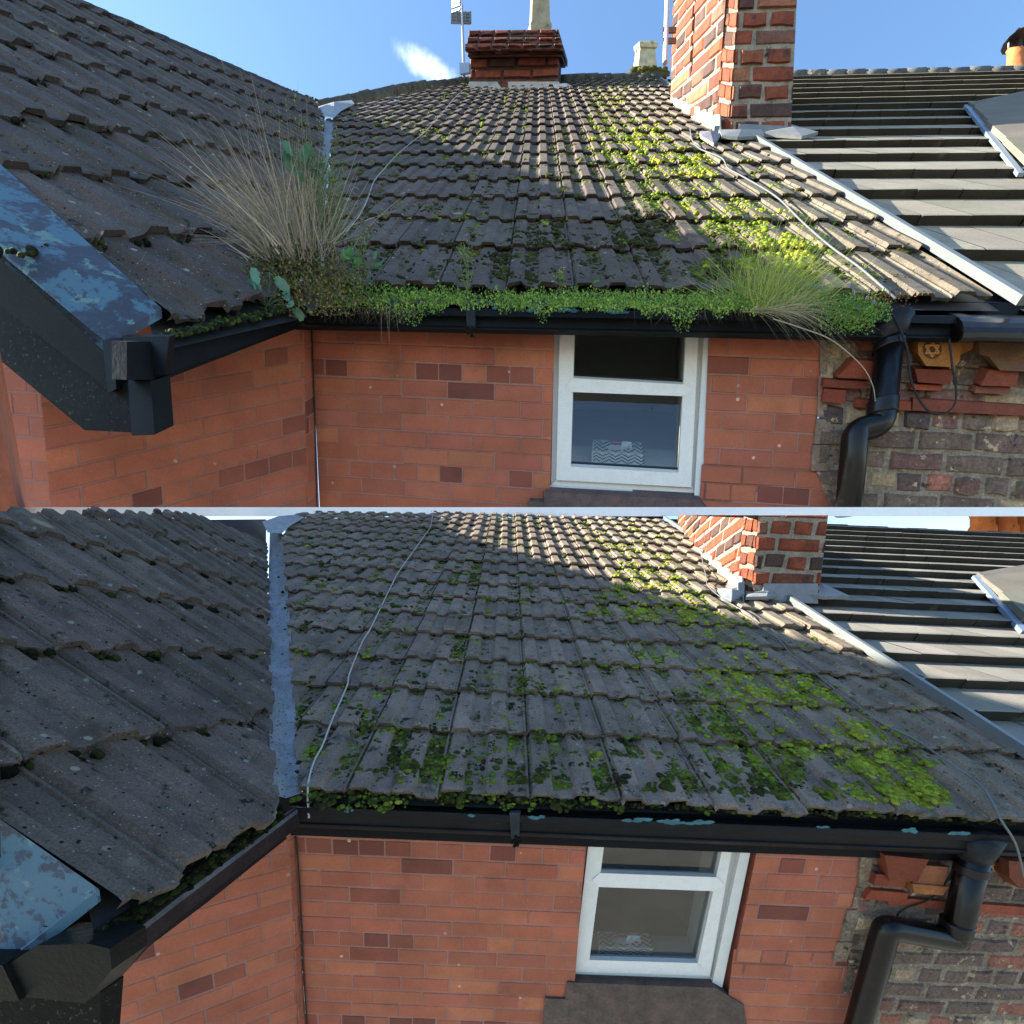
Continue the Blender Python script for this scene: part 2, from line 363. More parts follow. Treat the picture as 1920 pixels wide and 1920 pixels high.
# ================================================================== build one place
def build(pl, c):
    k = pl.key; X, Z, Up, Nn, Bv = pl.X, pl.Z, pl.Up, pl.N, pl.B; wall = pl.wall; roof = pl.roof; dy = c['dy']
    toward = -Z
    house = empty(pl, 'brick_house', wall.hit(*c['base']), c['house_label'], 'house', 'red brick houses seen twice')
    # --- main wall
    g = G(); bricks(g, wall, c['wall_regions'], c['ch'], c['bl'], toward, RED, lin('946c60'), joint=.007, raise_=.0025, bevel=.003, a0=wall.ab(wall.hit(*c['corner']))[0], b0=0, header_phase=c['hp'])
    mk(pl, 'main_wall', g, M['brick'], house)
    # return + canted bay wall
    ret = Plane(wall.hit(*c['corner']), Z, Up); g = G()
    bricks(g, ret, [c['ret']], c['ch'], c['bl'], X, RED, lin('946c60'), joint=.007, raise_=.0025, bevel=.003, a0=.03)
    q = ret.hit(*c['canta']); cd_ = ray(*c['cantvp']); cd_ = cd_ / cd_.length
    cant = Plane(q, cd_, Up); cn = (toward * .6 + X * .6)
    bricks(g, cant, c['cant'], c['ch'] * c.get('cch', 1), c['bl'] * c.get('cbl', 1), cn, RED, lin('8e665a'), joint=.007, raise_=.0025, bevel=.003, a0=.11, b0=.01, header_phase=2)
    mk(pl, 'bay_wall', g, M['brick'], house)
    if c.get('bayfront'):
        bf = Plane(cant.hit(*c['bayfront'][0]), X, Up); g = G()
        bricks(g, bf, [c['bayfront'][1]], c['ch'] * 1.0, c['bl'] * .9, toward, RED, lin('8e665a'), joint=.008, raise_=.0016, bevel=.002, a0=.05)
        mk(pl, 'bay_front_wall', g, M['brick'], house)
    # --- main roof
    def colfn(i, j):
        return (.058, .054, .050)
    g = tiles(roof, Nn, c['gauge'], c['first'], c['rows'], c['period'], c['arange'], lambda i, j: c['tilecol'](i, j), phase=c['phase'])
    clips = [cutter(roof, Nn, *e) for e in c['roof_clip']]
    rf = mk(pl, 'main_roof', g, M['tile'], house, clip=clips)
    # solid deck under the tiles
    g = G(); g.add([roof.hit(*p) - Nn * .02 for p in c['roof_poly']], [tuple(range(len(c['roof_poly'])))], (.02, .02, .02)); mk(pl, 'roof_deck', g, M['plain'], house)
    # --- wing roof
    wo = ray(*c['wing_o']) ; jp = roof.hit(*c['wing_anchor'])
    wing0 = Plane(jp, Z, pl.WR); wing = Plane(wing0.hit(*c['wing_o']), Z, pl.WR)
    Wn = Up * .87 + X * .5
    D = wing.P.z; wg = c['wg_px'] * D / F
    pD = wing.hit(*c['wper_px'][0]).z; per = c['wper_px'][1] * pD / c['wper_px'][2]
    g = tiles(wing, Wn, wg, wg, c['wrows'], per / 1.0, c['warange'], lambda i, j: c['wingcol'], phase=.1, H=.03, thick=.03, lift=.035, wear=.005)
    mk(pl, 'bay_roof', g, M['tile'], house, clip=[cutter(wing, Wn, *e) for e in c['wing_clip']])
    g = G(); g.add([wing.hit(*p) - Wn * .015 for p in c['wing_poly']], [tuple(range(len(c['wing_poly'])))], (.02, .02, .02)); mk(pl, 'roof_deck', g, M['plain'], house)
    if c.get('wing_sun_block'):      # slope and wall added out of frame to keep sun off the main roof
        lo, hi = [], []
        for i in range(13):
            z_ = -.6 + i * .75; P0 = wing.pt(z_, 0); x0 = CX + F * P0.x / P0.z; w0 = (x0 + 12) * P0.z / F; lo.append(wing.pt(z_, w0)); hi.append(wing.pt(z_, max(w0 + .1, c['wing_sun_block'])))
        g = G(); n_ = len(lo)
        top = [p + Wn * .05 for p in lo + hi]; bot = [p - Wn * .05 + Vector((-.3, 0, 0)) * 0 for p in lo + hi]
        g.add(top + bot, [(i, i + 1, n_ + i + 1, n_ + i) for i in range(n_ - 1)] + [(2 * n_ + i, 2 * n_ + n_ + i, 2 * n_ + n_ + i + 1, 2 * n_ + i + 1) for i in range(n_ - 1)] + [(n_ + i, n_ + i + 1, 3 * n_ + i + 1, 3 * n_ + i) for i in range(n_ - 1)], c['wingcol'])
        mk(pl, 'added_shading_slope', g, M['tile'], house)
        g = G(); g.add(hi + [p - Up * 7 for p in hi], [(i, i + 1, n_ + i + 1, n_ + i) for i in range(n_ - 1)], RED[0]); mk(pl, 'added_shading_wall', g, M['brick'], house)
    pl.wing = wing; pl.Wn = Wn; pl.cant = cant; pl.ret = ret
    # moss rolls along the tile edges: dark lumps
    g = G(); items = []
    def edge_moss(plane, nn, gauge, first, rows, arange, dens, rmin, rmax, keep, cols):
        for i in range(1, rows):
            b0 = first + (i - 1) * gauge; n_ = int((arange[1] - arange[0]) * dens)
            for _ in range(n_):
                a = R.uniform(*arange); P = plane.pt(a, b0 + R.uniform(-.022, .004)); px = CX + F * P.x / P.z; py = CY - F * P.y / P.z
                if not keep(px, py): continue
                r = R.uniform(rmin, rmax); items.append((P + nn * R.uniform(.0, .026), r, r * .8, vary(R.choice(cols), .3, .1)))
    dk = [lin('1c1e14'), lin('24261a'), lin('2e321c'), lin('14150f')]
    edge_moss(wing, Wn, wg, wg, c['wrows'], c['warange'], c['wmoss'], .006, .019, c['wkeep'], dk + [lin('39401c')])
    lumps(g, items, wing.a, wing.b, Wn, True)
    tag(mk(pl, 'dark_moss', g, M['moss'], smooth=True), c['wm_label'], 'moss', None, 'stuff')
    # --- bright moss on the main roof
    g = G(); items = []
    rr = R; cnt = 0
    def edge_b(b):
        return (b - c['first']) % c['gauge']
    bins = c['moss_fn']
    tries = c['moss_tries']
    for _ in range(tries):
        x = R.uniform(*c['moss_x']); y = R.uniform(*c['moss_y'])
        P = roof.hit(x, y)
        if P.z <= 0 or P.z > 14: continue
        a, b = roof.ab(P); tt = (a / (2 * c['period']) - c['phase']) % 1
        joint = min(tt, 1 - tt) < .05 or abs(tt - .275) < .05 or abs(tt - .755) < .04
        pan = (.27 < tt < .5) or (.76 < tt < .97)
        d = bins(x, y, noise.noise(Vector((x * .012, y * .016, 3)))) * (1.8 if joint else (1.0 if pan else .42))
        e = edge_b(b) / c['gauge']
        if e > .8 or e < .1: d *= 1.35
        if R.random() > d * 1.25: continue
        hgt = .0 if (pan or joint) else .022
        nn_ = noise.noise(Vector((x * .03, y * .03, 9)))
        dd = c['bright'](x, y) + R.gauss(0, .12) + nn_ * .5
        cols = [lin('33351c'), lin('454a20'), lin('5c6826'), lin('77852a'), lin('8d9430')]
        col = vary(cols[max(0, min(4, int(dd * 5)))], .2, .1)
        r = R.choice((.005, .008, .011, .016)) * R.uniform(.8, 1.2) * c['mr'] * (1 if P.z < 3.4 else 1.3); lift = .03 * (1 - e)
        for _k in range(R.choice((2, 3, 4, 6))):
            items.append((P + roof.a * R.gauss(0, r * 1.3) + roof.b * R.gauss(0, r * .9) + Nn * (hgt + lift), r * R.uniform(.5, 1.1), r * .48, vary(col, .3, .1)))
    edge_items = []
    for i in range(1, c['rows']):
        b0 = c['first'] + (i - 1) * c['gauge']; n_ = int((c['arange'][1] - c['arange'][0]) * 30)
        for _ in range(n_):
            a = R.uniform(*c['arange']); P = roof.pt(a, b0 + R.uniform(-.012, .004)); px = CX + F * P.x / P.z; py = CY - F * P.y / P.z
            if not c['rkeep'](px, py) or R.random() > .8: continue
            r = R.uniform(.005, .013); items.append((P + Nn * R.uniform(.0, .02), r, r * .7, vary(R.choice(dk), .3, .1)))
    lumps(g, items, roof.a, roof.b, Nn)
    tag(mk(pl, 'moss', g, M['moss'], smooth=True), c['moss_label'], 'moss', None, 'stuff')
    # --- lead valley
    g = G()
    for (l0, r0), (l1, r1) in zip(c['valley'][:-1], c['valley'][1:]):
        n_ = 5
        for s_ in range(n_):
            t0, t1 = s_ / n_, (s_ + 1) / n_
            mix = lambda p, q, t: (p[0] + (q[0] - p[0]) * t, p[1] + (q[1] - p[1]) * t)
            A0, A1 = wing.hit(*mix(l0, l1, t0)), wing.hit(*mix(l0, l1, t1)); B0, B1 = roof.hit(*mix(r0, r1, t0)), roof.hit(*mix(r0, r1, t1))
            A0, A1, B0, B1 = [p + Up * .03 for p in (A0, A1, B0, B1)]
            M0, M1 = (A0 + B0) / 2 - Up * .02, (A1 + B1) / 2 - Up * .02
            g.add([A0, M0, B0, A1, M1, B1], [(0, 1, 4, 3), (1, 2, 5, 4)], vary(c['leadcol'], .08, .02))
    mk(pl, 'lead_valley', g, M['deadlead'], house)
    g = G(); pts = c['cap']; n_ = len(pts); vs = []
    for q_ in pts: vs.append(roof.hit(*q_) + Up * .06 + Nn * R.uniform(0, .03))
    cen = sum(vs, Vector()) / n_; g.add(vs + [cen + Nn * .08], [(i, (i + 1) % n_, n_) for i in range(n_)], lin('8a8e92')); mk(pl, 'lead_cap', g, M['lead'], house)
    # --- verge strip on the right
    a, b_ = c['verge']; g = G(); P0, P1 = roof.hit(*a), roof.hit(*b_)
    wv = X * .03
    for s_ in range(10):
        q0, q1 = P0.lerp(P1, s_ / 10), P0.lerp(P1, (s_ + 1) / 10)
        g.prism([q0 + Nn * .075, q0 + wv + Nn * .075, q1 + wv + Nn * .075, q1 + Nn * .075], -Nn * .05, lin('747a7b'))
    mk(pl, 'verge_strip', g, M['metal'], house)
    # --- neighbour
    nb = empty(pl, 'neighbour_house', roof.hit(*c['nb_base']), c['nb_label'], 'house', 'neighbouring tiled houses seen twice')
    nr = Plane(roof.pt(*roof.ab(roof.hit(*c['nb_edge']))) - Nn * .05, X, Bv)
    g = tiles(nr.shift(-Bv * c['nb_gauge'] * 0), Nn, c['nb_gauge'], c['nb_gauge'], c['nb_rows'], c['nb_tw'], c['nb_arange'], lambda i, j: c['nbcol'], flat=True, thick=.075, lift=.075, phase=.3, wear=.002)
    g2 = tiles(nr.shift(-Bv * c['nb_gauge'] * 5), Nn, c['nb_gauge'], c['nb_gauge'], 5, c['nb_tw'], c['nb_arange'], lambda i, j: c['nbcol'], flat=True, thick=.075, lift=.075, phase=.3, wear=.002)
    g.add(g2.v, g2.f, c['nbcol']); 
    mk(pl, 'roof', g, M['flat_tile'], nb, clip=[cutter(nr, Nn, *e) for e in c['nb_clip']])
    g = G(); g.add([nr.hit(*p) - Nn * .03 for p in c['nb_poly']], [tuple(range(len(c['nb_poly'])))], (.02, .02, .02)); mk(pl, 'roof_deck', g, M['plain'], nb)
    pl.nr = nr
    # ridge of neighbour and main
    def ridge(px0, px1, n_, r, col, parent, plane, mat='tile', up=.0):
        g = G(); A, B2 = plane.hit(*px0), plane.hit(*px1)
        for i in range(n_):
            q0, q1 = A.lerp(B2, i / n_ + .002), A.lerp(B2, (i + 1) / n_ + .012 / n_)
            j_ = Up * R.gauss(0, r * .08) + Up * up; g.tube([q0 + j_, q0.lerp(q1, .5) + j_, q1 + j_], r, vary(col, .15), seg=10, r1=r * 1.07)
        return mk(pl, 'ridge_tiles', g, M[mat], parent, smooth=True)
    for args in c['ridges']: ridge(*args[:5], {'h': house, 'n': nb}[args[5]], {'r': roof, 'n': nr, 'w': wing}[args[6]], up=args[7])
    # dormer valley on the right
    g = G(); dv = c['dormer']
    dpl = Plane(nr.hit(*dv[0]), Z, Vector((1, .55, -.1)) )
    g.prism([nr.hit(*q) + Nn * .10 for q in dv[:2]] + [nr.hit(*q) + Nn * .08 for q in dv[2:4]], -Nn * .03, lin('7c8ea2'))
    mk(pl, 'lead_valley', g, M['metal'], nb)
    g = G()
    for q in c['dormer_rows']:
        vs = [nr.hit(*p) + Nn * (.12 + .03 * (p[0] - dv[0][0]) / 100) for p in q]; g.prism(vs, -Nn * .05, vary(tuple(x * .55 for x in c['nbcol']), .12))  # darkened copy of the neighbour tile colour for a slope in shade
    mk(pl, 'dormer_roof', g, M['flat_tile'], nb)
    # --- old wall
    g = G(); bricks(g, wall.shift(toward * .004), c['old_regions'], c['ch'] * 1.12, c['bl'] * 1.02, toward, OLD, lin('7e7262'), joint=.020, raise_=.008, bevel=.008, header_every=3, jit=.006, a0=.7, header_phase=1)
    mk(pl, 'old_brick_wall', g, M['oldbrick'], nb)
    # broken mortar strip where the two walls meet
    g = G()
    for q in c['toothing']:
        vs = [wall.hit(*p) + toward * .012 for p in q]; g.prism(vs, toward * -.01, vary(lin('7c6a5a'), .2))
    mk(pl, 'toothed_brick_edge', g, M['oldbrick'], nb)
    # cornice blocks
    g = G()
    for q, dpt, col in c['cornice']:
        vs = [wall.hit(*p) + toward * dpt for p in q]; g.prism(vs, Z * dpt, vary(tuple(x * .66 for x in col), .12))
    mk(pl, 'brick_cornice', g, M['terra'], nb)
    if c.get('rosette'):
        x0, y0, rad_ = c['rosette']; g = G(); cp = wall.shift(toward * .071)
        ring = [(x0 + rad_ * math.cos(t * math.pi / 12), y0 + rad_ * math.sin(t * math.pi / 12)) for t in range(24)]
        g.add([cp.hit(*q) for q in ring], [tuple(range(24))], lin('4e3a26'))
        for s_ in range(2):
            tri = [(x0 + rad_ * .82 * math.cos(math.pi * 2 * t / 3 + s_ * math.pi / 3 + .52), y0 + rad_ * .82 * math.sin(math.pi * 2 * t / 3 + s_ * math.pi / 3 + .52)) for t in range(3)]
            cp2 = wall.shift(toward * .073)
            for t in range(3): g.tube([cp2.hit(*tri[t]), cp2.hit(*tri[(t + 1) % 3])], .0035, lin('b8783c'), seg=4)
        mk(pl, 'rosette', g, M['terra'], nb)
    g = G(); y0_, y1_, xa, xb = c['eaves']; g.prism(on(wall, [(xa, y0_), (xb, y0_ + c.get('esl', 20)), (xb, y1_ + c.get('esl', 20)), (xa, y1_)], toward * -.004), Z * .02, (.01, .01, .01)); mk(pl, 'eaves_board', g, M['matt'], house)
    # --- gutter: swept moulded section
    def sweep(g, sec, P0, P1, o1, o2, col, n_=1, cl=True):
        vs = []; m_ = len(sec)
        for i in range(n_ + 1):
            P = P0.lerp(P1, i / n_); vs += [P + o1 * a + o2 * b2 for a, b2 in sec]
        fs = [(i * m_ + j, i * m_ + (j + 1) % m_, (i + 1) * m_ + (j + 1) % m_, (i + 1) * m_ + j) for i in range(n_) for j in range(m_ if cl else m_ - 1)]
        fs += [tuple(reversed(range(m_))), tuple(range(n_ * m_, (n_ + 1) * m_))] if cl else []
        g.add(vs, fs, col)
    gp = wall.shift(toward * c['gd']); gw = c['gd'] - .03; h = c['gh']
    sec = [(0, 0), (.010, 0), (.010, -.25 * h), (.0, -.30 * h), (-.012, -.34 * h), (-.015, -.70 * h), (-.008, -.75 * h), (-.008, -.8 * h), (-.03, -h), (-gw, -h), (-gw, -.15 * h), (-gw + .01, -.15 * h), (-gw + .01, -.9 * h), (-.035, -.9 * h), (-.022, -.75 * h), (-.012, -.3 * h)]
    gut = G(); sweep(gut, sec, gp.hit(*c['g0']), gp.hit(*c['g1']), toward, Up, lin('15171a'), 24)
    gobj = mk(pl, 'gutter', gut, M['iron'], house)
    g = G(); fp = wall.shift(toward * .03); P0, P1 = fp.hit(*c['f0']), fp.hit(*c['f1'])
    g.prism([P0 + Up * .14, P1 + Up * .14, P1, P0], Z * .028, lin('141518')); mk(pl, 'fascia_board', g, M['matt'], house)
    # gutter bracket with a tuft of dirt
    g = G(); bx, by = c['bracket']; bp = gp.shift(toward * .012)
    g.prism(on(bp, [(bx - 10, by - 48), (bx + 10, by - 48), (bx + 8, by), (bx - 6, by + 2)]), Z * .03, lin('2e3136')); mk(pl, 'bracket', g, M['iron'], gobj)
    g = G(); lumps(g, [(bp.hit(bx + R.gauss(2, 5), by + R.gauss(4, 5)), R.uniform(.004, .010), .008, vary(lin('1b1c16'), .3)) for _ in range(22)], X, Up, toward); mk(pl, 'dirt_clot', g, M['moss'], gobj, smooth=True)
    g = G(); sweep(g, [(-.02, -.22 * h), (-gw + .012, -.12 * h), (-gw + .012, -.8 * h), (-.03, -.8 * h)], gp.hit(*c['g0']), gp.hit(*c['g1']), toward, Up, (.012, .012, .010), 1); mk(pl, 'gutter_shade_fill', g, M['moss'], gobj)  # near-black fill put in the gutter for its inner shade
    if c.get('nb_gut'):
        g = G(); a_, b2_, hh = c['nb_gut']; A = gp.hit(*a_); B3 = gp.hit(*b2_); sec2 = [(.0 + .05 * math.sin(t * math.pi / 8) , -.05 - .05 * math.cos(t * math.pi / 8)) for t in range(0, 9)] + [(-.04, 0), (-.04, -.1)]
        sweep(g, sec2, A, B3, toward, Up, lin('15120f'), 1); sweep(g, [(x * 1.15, y * 1.1 + .004) for x, y in sec2], A, A.lerp(B3, .12), toward, Up, lin('15120f'), 1); mk(pl, 'gutter', g, M['pipe'], nb)
        g = G(); P0 = fp.hit(a_[0] - 20, a_[1] + 50); P1 = fp.hit(b2_[0], b2_[1] + 54); g.prism([P0 + Up * .17, P1 + Up * .17, P1, P0], Z * .02, lin('17181a')); mk(pl, 'fascia_board', g, M['iron'], nb)
    if c.get('flakes'):
        g = G(); pk = gp.shift(toward * .0125)
        for x, y, wd, hh in c['flakes']:
            for _ in range(5):
                cx_, cy_ = x + R.gauss(0, wd * .35), y + (x - 960) * 0 + R.gauss(0, hh * .15); n_ = 9
                poly = [(cx_ + wd * .3 * math.cos(t * .698) * R.uniform(.5, 1.2), cy_ + hh * .45 * math.sin(t * .698) * R.uniform(.5, 1.2)) for t in range(n_)]
                g.add([pk.hit(*q) + toward * R.uniform(0, .0008) for q in poly], [tuple(range(n_))], vary(lin('37646c'), .2, .08))
        mk(pl, 'paint_flakes', g, M['plain'], gobj)
    # --- window
    wp = wall.shift(Z * c['recess'])
    for q in c['reveal']:
        win = G(); win.add([(wall if p[2] else wp).hit(p[0], p[1]) for p in q], [(0, 1, 2, 3)], RED[6]); mk(pl, 'window_reveal', win, M['brick'], house)
    fr = G()
    for q, d_, col in c['frame']:
        base = wp.shift(toward * d_); fr.prism([base.hit(*p) for p in q], Z * (d_ + .01), lin(col))
    wobj = mk(pl, 'window', fr, M['pvc'], house)
    gk = G()
    for q in c['gasket']:
        base = wp.shift(toward * .006); gk.prism([base.hit(*p) for p in q], Z * .008, lin('20242a'))
    mk(pl, 'gasket', gk, M['plain'], wobj)
    for q in c['panes']:
        g = G(); base = wp.shift(toward * .003); g.add([base.hit(*p) for p in q], [(0, 1, 2, 3)]); mk(pl, 'pane', g, M['glass'], wobj)
    # room behind
    g = G(); q = c['room']; fr_ = [wp.hit(*p) + Z * .02 for p in q]; bk = [p + Z * .9 for p in fr_]
    g.add(fr_ + bk, [(4, 5, 6, 7), (0, 1, 5, 4), (1, 2, 6, 5), (2, 3, 7, 6), (3, 0, 4, 7)], lin('8a8880', c.get('roomk', .3))); mk(pl, 'dark_room', g, M['plain'], wobj)
    # inner sill
    g = G(); A, B2 = wp.hit(*c['sill_in'][0]) + Z * .02, wp.hit(*c['sill_in'][1]) + Z * .02
    g.prism([A, B2, B2 + Z * .24, A + Z * .24], -Up * .02, lin('c9c8bd')); mk(pl, 'inner_sill', g, M['plain'], wobj)
    g = G(); A, B2 = wp.hit(*c['jamb_in'][0]) + Z * .02, wp.hit(*c['jamb_in'][1]) + Z * .02
    g.prism([A, B2, B2 + Z * .22, A + Z * .22], -X * .02, lin('b9bcb4')); mk(pl, 'inner_jamb', g, M['plain'], wobj)
    # stone sill
    g = G()
    for q, d0, d1 in c['stone']:
        b0 = wall.shift(toward * d0); vs = [b0.hit(*p) for p in q]; g.prism(vs, Z * d1, vary(lin('5a4c46'), .1))
    mk(pl, 'stone_sill', g, M['stone'], house)
    # --- tissue box on the inner sill
    bx = c['tissue']; tb = empty(pl, 'tissue_box', wp.hit(*bx[0]) + Z * .06, c['tissue_label'], 'tissue box', 'patterned tissue boxes')
    A = wp.hit(*bx[0]) + Z * .05 + Up * .002; Bx = wp.hit(*bx[1]) + Z * .05 + Up * .002; e1 = Bx - A; e2 = Z * .12; e3 = Up * .055
    g = G(); g.add([A, A + e1, A + e1 + e2, A + e2, A + e3, A + e1 + e3, A + e1 + e2 + e3, A + e2 + e3], [(0, 1, 5, 4), (1, 2, 6, 5), (2, 3, 7, 6), (3, 0, 4, 7), (4, 5, 6, 7)], lin('cfcabb'))
    dkc = lin('2c3532')
    for top in (0, 1):        # chevron key pattern on the top and front
        for cx_ in range(8):
            for s_ in range(3):
                u0 = cx_ / 8 + .03; m_ = 1 / 16; w_ = .02
                for sg in (0, 1):
                    ua, ub = (u0, u0 + m_) if sg == 0 else (u0 + m_, u0 + 2 * m_ - .0)
                    va, vb = (.1 + s_ * .3, .32 + s_ * .3) if sg == 0 else (.32 + s_ * .3, .1 + s_ * .3)
                    if cx_ % 2: va, vb = 1 - va, 1 - vb
                    va2, vb2 = va + (.12 if not cx_ % 2 else -.12), vb + (.12 if not cx_ % 2 else -.12)
                    f_ = (lambda u, v: A + e1 * u + e3 * 1.012 + e2 * min(.99, max(.01, v))) if top else (lambda u, v: A + e1 * u + e3 * min(.99, max(.01, v)) - Z * .0006)
                    g.add([f_(ua, va), f_(ub, vb), f_(ub, vb2), f_(ua, va2)], [(0, 1, 2, 3)], dkc if R.random() < .9 else lin('a8744a'))
    mk(pl, 'box', g, M['plain'], tb)
    g = G(); f_ = lambda u, v, z=1.02: A + e1 * u + e3 * z + e2 * v
    g.add([f_(.38, .66, 1.03), f_(.62, .66, 1.03), f_(.62, .99, 1.03), f_(.38, .99, 1.03)], [(0, 1, 2, 3)], lin('b02a2e')); mk(pl, 'red_label', g, M['plain'], tb)
    g = G(); g.add([f_(.27 + .2 * math.cos(t * .7) + .2, .4 + .22 * math.sin(t * .7), 1.035) for t in range(9)], [tuple(range(9))], lin('dcd8d0'))
    for _ in range(5):
        u_ = R.uniform(.50, .66); P = f_(u_, .4, 1.0); g.add([P, P + Up * .035 + e1 * .03, P + Up * .028 + e1 * .13 + e2 * .1, P + e1 * .14], [(0, 1, 2, 3)], lin('e4e6e6'))
    mk(pl, 'tissue', g, M['plain'], tb)
    cu = bpy.data.curves.new('label_text', 'FONT'); cu.body = 'Tissues'; cu.size = 1; cu.extrude = .01; cu.align_x = 'CENTER'; cu.align_y = 'CENTER'
    to = bpy.data.objects.new('label_text', cu); link(to); dg = bpy.context.evaluated_depsgraph_get(); me = bpy.data.meshes.new_from_object(to.evaluated_get(dg)); bpy.data.objects.remove(to)
    g = G(); wid = max(v.co.x for v in me.vertices) * 2; sx = .2 / wid
    g.add([f_(.5 - v.co.x * sx, .84 - v.co.y * sx * 1.6, 1.045 + v.co.z) for v in me.vertices], [tuple(p.vertices) for p in me.polygons], lin('e8dcd8')); mk(pl, 'label_text', g, M['plain'], tb)
    # --- tall chimney
    ck = c['chimney']; base = roof.hit(*ck['corner'])
    cf = Plane(base, X, Up); cl_ = Plane(base, ray(*ck['vpz']), Up); fa = toward.normalized(); la = -X
    chs = G()
    A, B2 = cf.hit(*ck['front'][0]), cf.hit(*ck['front'][1])
    fq, lq = ck['front'], ck['left']; cw = ck['cham']
    fq = [(fq[0][0] + cw, fq[0][1]), fq[1], fq[2], (fq[3][0] + cw, fq[3][1] - 1)]; lq = [lq[0], (lq[1][0] - cw * .6, lq[1][1]), (lq[2][0] - cw * .6, lq[2][1] - cw * .45), lq[3]]
    f0_, l0_ = cf.hit(*fq[3]), cl_.hit(*lq[2]); ccp = Plane(f0_, l0_ - f0_, Up)
    bricks(chs, ccp, [[fq[0], fq[3], lq[2], lq[1]]], ck['ch'], ck['bl'] * 1.2, (toward - X).normalized(), CHM, lin('8c8272'), joint=.032, raise_=.014, bevel=.014, header_every=0, jit=.008, a0=-.2, b0=0)
    bricks(chs, cf, [fq], ck['ch'], ck['bl'], toward, CHM, lin('8c8272'), joint=.032, raise_=.014, bevel=.014, header_every=2, jit=.007, a0=.02)
    bricks(chs, cl_, [lq], ck['ch'], ck['bl'] * ck.get('lk', 1), la, CHM, lin('8c8272'), joint=.032, raise_=.014, bevel=.014, header_every=2, jit=.007, a0=.05)
    # unseen sides
    f1, f2 = cf.hit(*ck['front'][1]), cf.hit(*ck['front'][2]); l1, l2 = cl_.hit(*ck['left'][0]), cl_.hit(*ck['left'][3])
    bk_ = (l1 - cf.hit(*ck['front'][0]))
    chs.add([f1, f2, f2 + (l2 - base), f1 + bk_, l1, l2], [(0, 1, 2, 3), (3, 2, 5, 4)], CHM[0]); chs.add([cf.hit(*ck['front'][0]), f1, f1 + bk_, l1], [(0, 1, 2, 3)], CHM[0])
    ch = mk(pl, 'tall_chimney', chs, M['chimbrick'], house)
    # stepped flashing
    g = G(); (lx0, ly0), (lx1, ly1) = ck['left'][3], ck['left'][2]; n_ = ck['steps']
    for i in range(n_):
        t0, t1 = (i / n_) ** 1.25, ((i + 1) / n_) ** 1.25; hgt0 = ck['fh'][0] + (ck['fh'][1] - ck['fh'][0]) * t1
        xa, ya, xb, yb = lx0 + (lx1 - lx0) * t0, ly0 + (ly1 - ly0) * t0, lx0 + (lx1 - lx0) * t1, ly0 + (ly1 - ly0) * t1
        vs = [cl_.shift(la * (.02 + .006 * (i % 2))).hit(*q_) for q_ in ((xa, ya + 2), (xa + 1, ya - hgt0 * .75), (xb - 1, yb - hgt0), (xb + 1, yb + 3))]; g.prism(vs, la * -.012, vary(lin('8c8a82'), .14))
    mk(pl, 'stepped_flashing', g, M['lead'], ch)
    g = G()
    for q in ck['apron']: g.prism([cf.shift(toward * .03).hit(*p) for p in q], Z * .02, vary(lin('70767e'), .08))
    for q in ck['sheet']:
        vs = [roof.hit(*p) + Nn * (.06 + R.uniform(0, .03)) for p in q]; cen = sum(vs, Vector()) / len(vs) + Nn * .035; n2 = len(vs)
        g.add(vs + [cen] + [v - Nn * .03 for v in vs], [(i, (i + 1) % n2, n2) for i in range(n2)] + [(i, (i + 1) % n2, n2 + 1 + (i + 1) % n2, n2 + 1 + i) for i in range(n2)], vary(lin('7e8082'), .12))
    mk(pl, 'lead_apron', g, M['lead'], ch)
    # --- downpipe
    dp = c['pipe']; pp = wall.shift(toward * .09); g = G()
    P = [pp.hit(*q) for q in dp['pts']]; r = dp['r']
    def smooth_path(P, rad, n_=6):
        o_ = [P[0]]
        for i in range(1, len(P) - 1):
            a = P[i] + (P[i - 1] - P[i]).normalized() * rad; b2 = P[i] + (P[i + 1] - P[i]).normalized() * rad
            for t in range(n_ + 1):
                t /= n_; o_.append(a * (1 - t) ** 2 + P[i] * 2 * t * (1 - t) + b2 * t * t)
        return o_ + [P[-1]]
    g.tube(smooth_path(P, r * .55), r, lin('0e0d0e'), seg=20); po = mk(pl, 'downpipe', g, M['pipe'], house, smooth=True)
    g = G()
    for q, l_ in dp['collars']:
        g = G(); a = pp.hit(*q); d_ = (P[1] - P[0]).normalized(); g.tube([a - d_ * l_, a - d_ * l_ * .8, a + d_ * l_ * .8, a + d_ * l_], r * 1.13, lin('141315'), seg=20); mk(pl, 'pipe_collar', g, M['pipe'], po, smooth=True)
    g = G(); a = pp.hit(*dp['outlet'][0]); b2 = pp.hit(*dp['outlet'][1]); g.tube([a, a.lerp(b2, .6), b2], r * 1.5, lin('25282c'), seg=14, r1=r * .98); mk(pl, 'gutter_outlet', g, M['iron'], gobj, smooth=True)
    # --- bay gutter and barge boards (explicit pieces)
    gv = Plane(ret.hit(*c['canta']) + X * c['bgx'], Z, Up)
    g = G()
    for q, off, dd, col in c['bay_gutter']:
        vs = [gv.hit(*p) + X * off for p in q]; g.prism(vs, -X * dd, lin(col))
    mk(pl, 'bay_gutter', g, M['iron'], house)
    gb = Plane(wing.hit(*c['gable_at']), X, Up); pl.gb = gb
    for nm, q, off, dd, col, mt in c['gable']:
        g = G(); vs = [gb.hit(*p) + toward * off for p in q]; g.prism(vs, Z * dd, lin(col)); mk(pl, nm, g, M[mt], house)
    pl.house = house; pl.nb = nb; pl.chim = ch; pl.wp = wp; pl.gp = gp; pl.gobj = gobj; pl.cf = cf
    return house

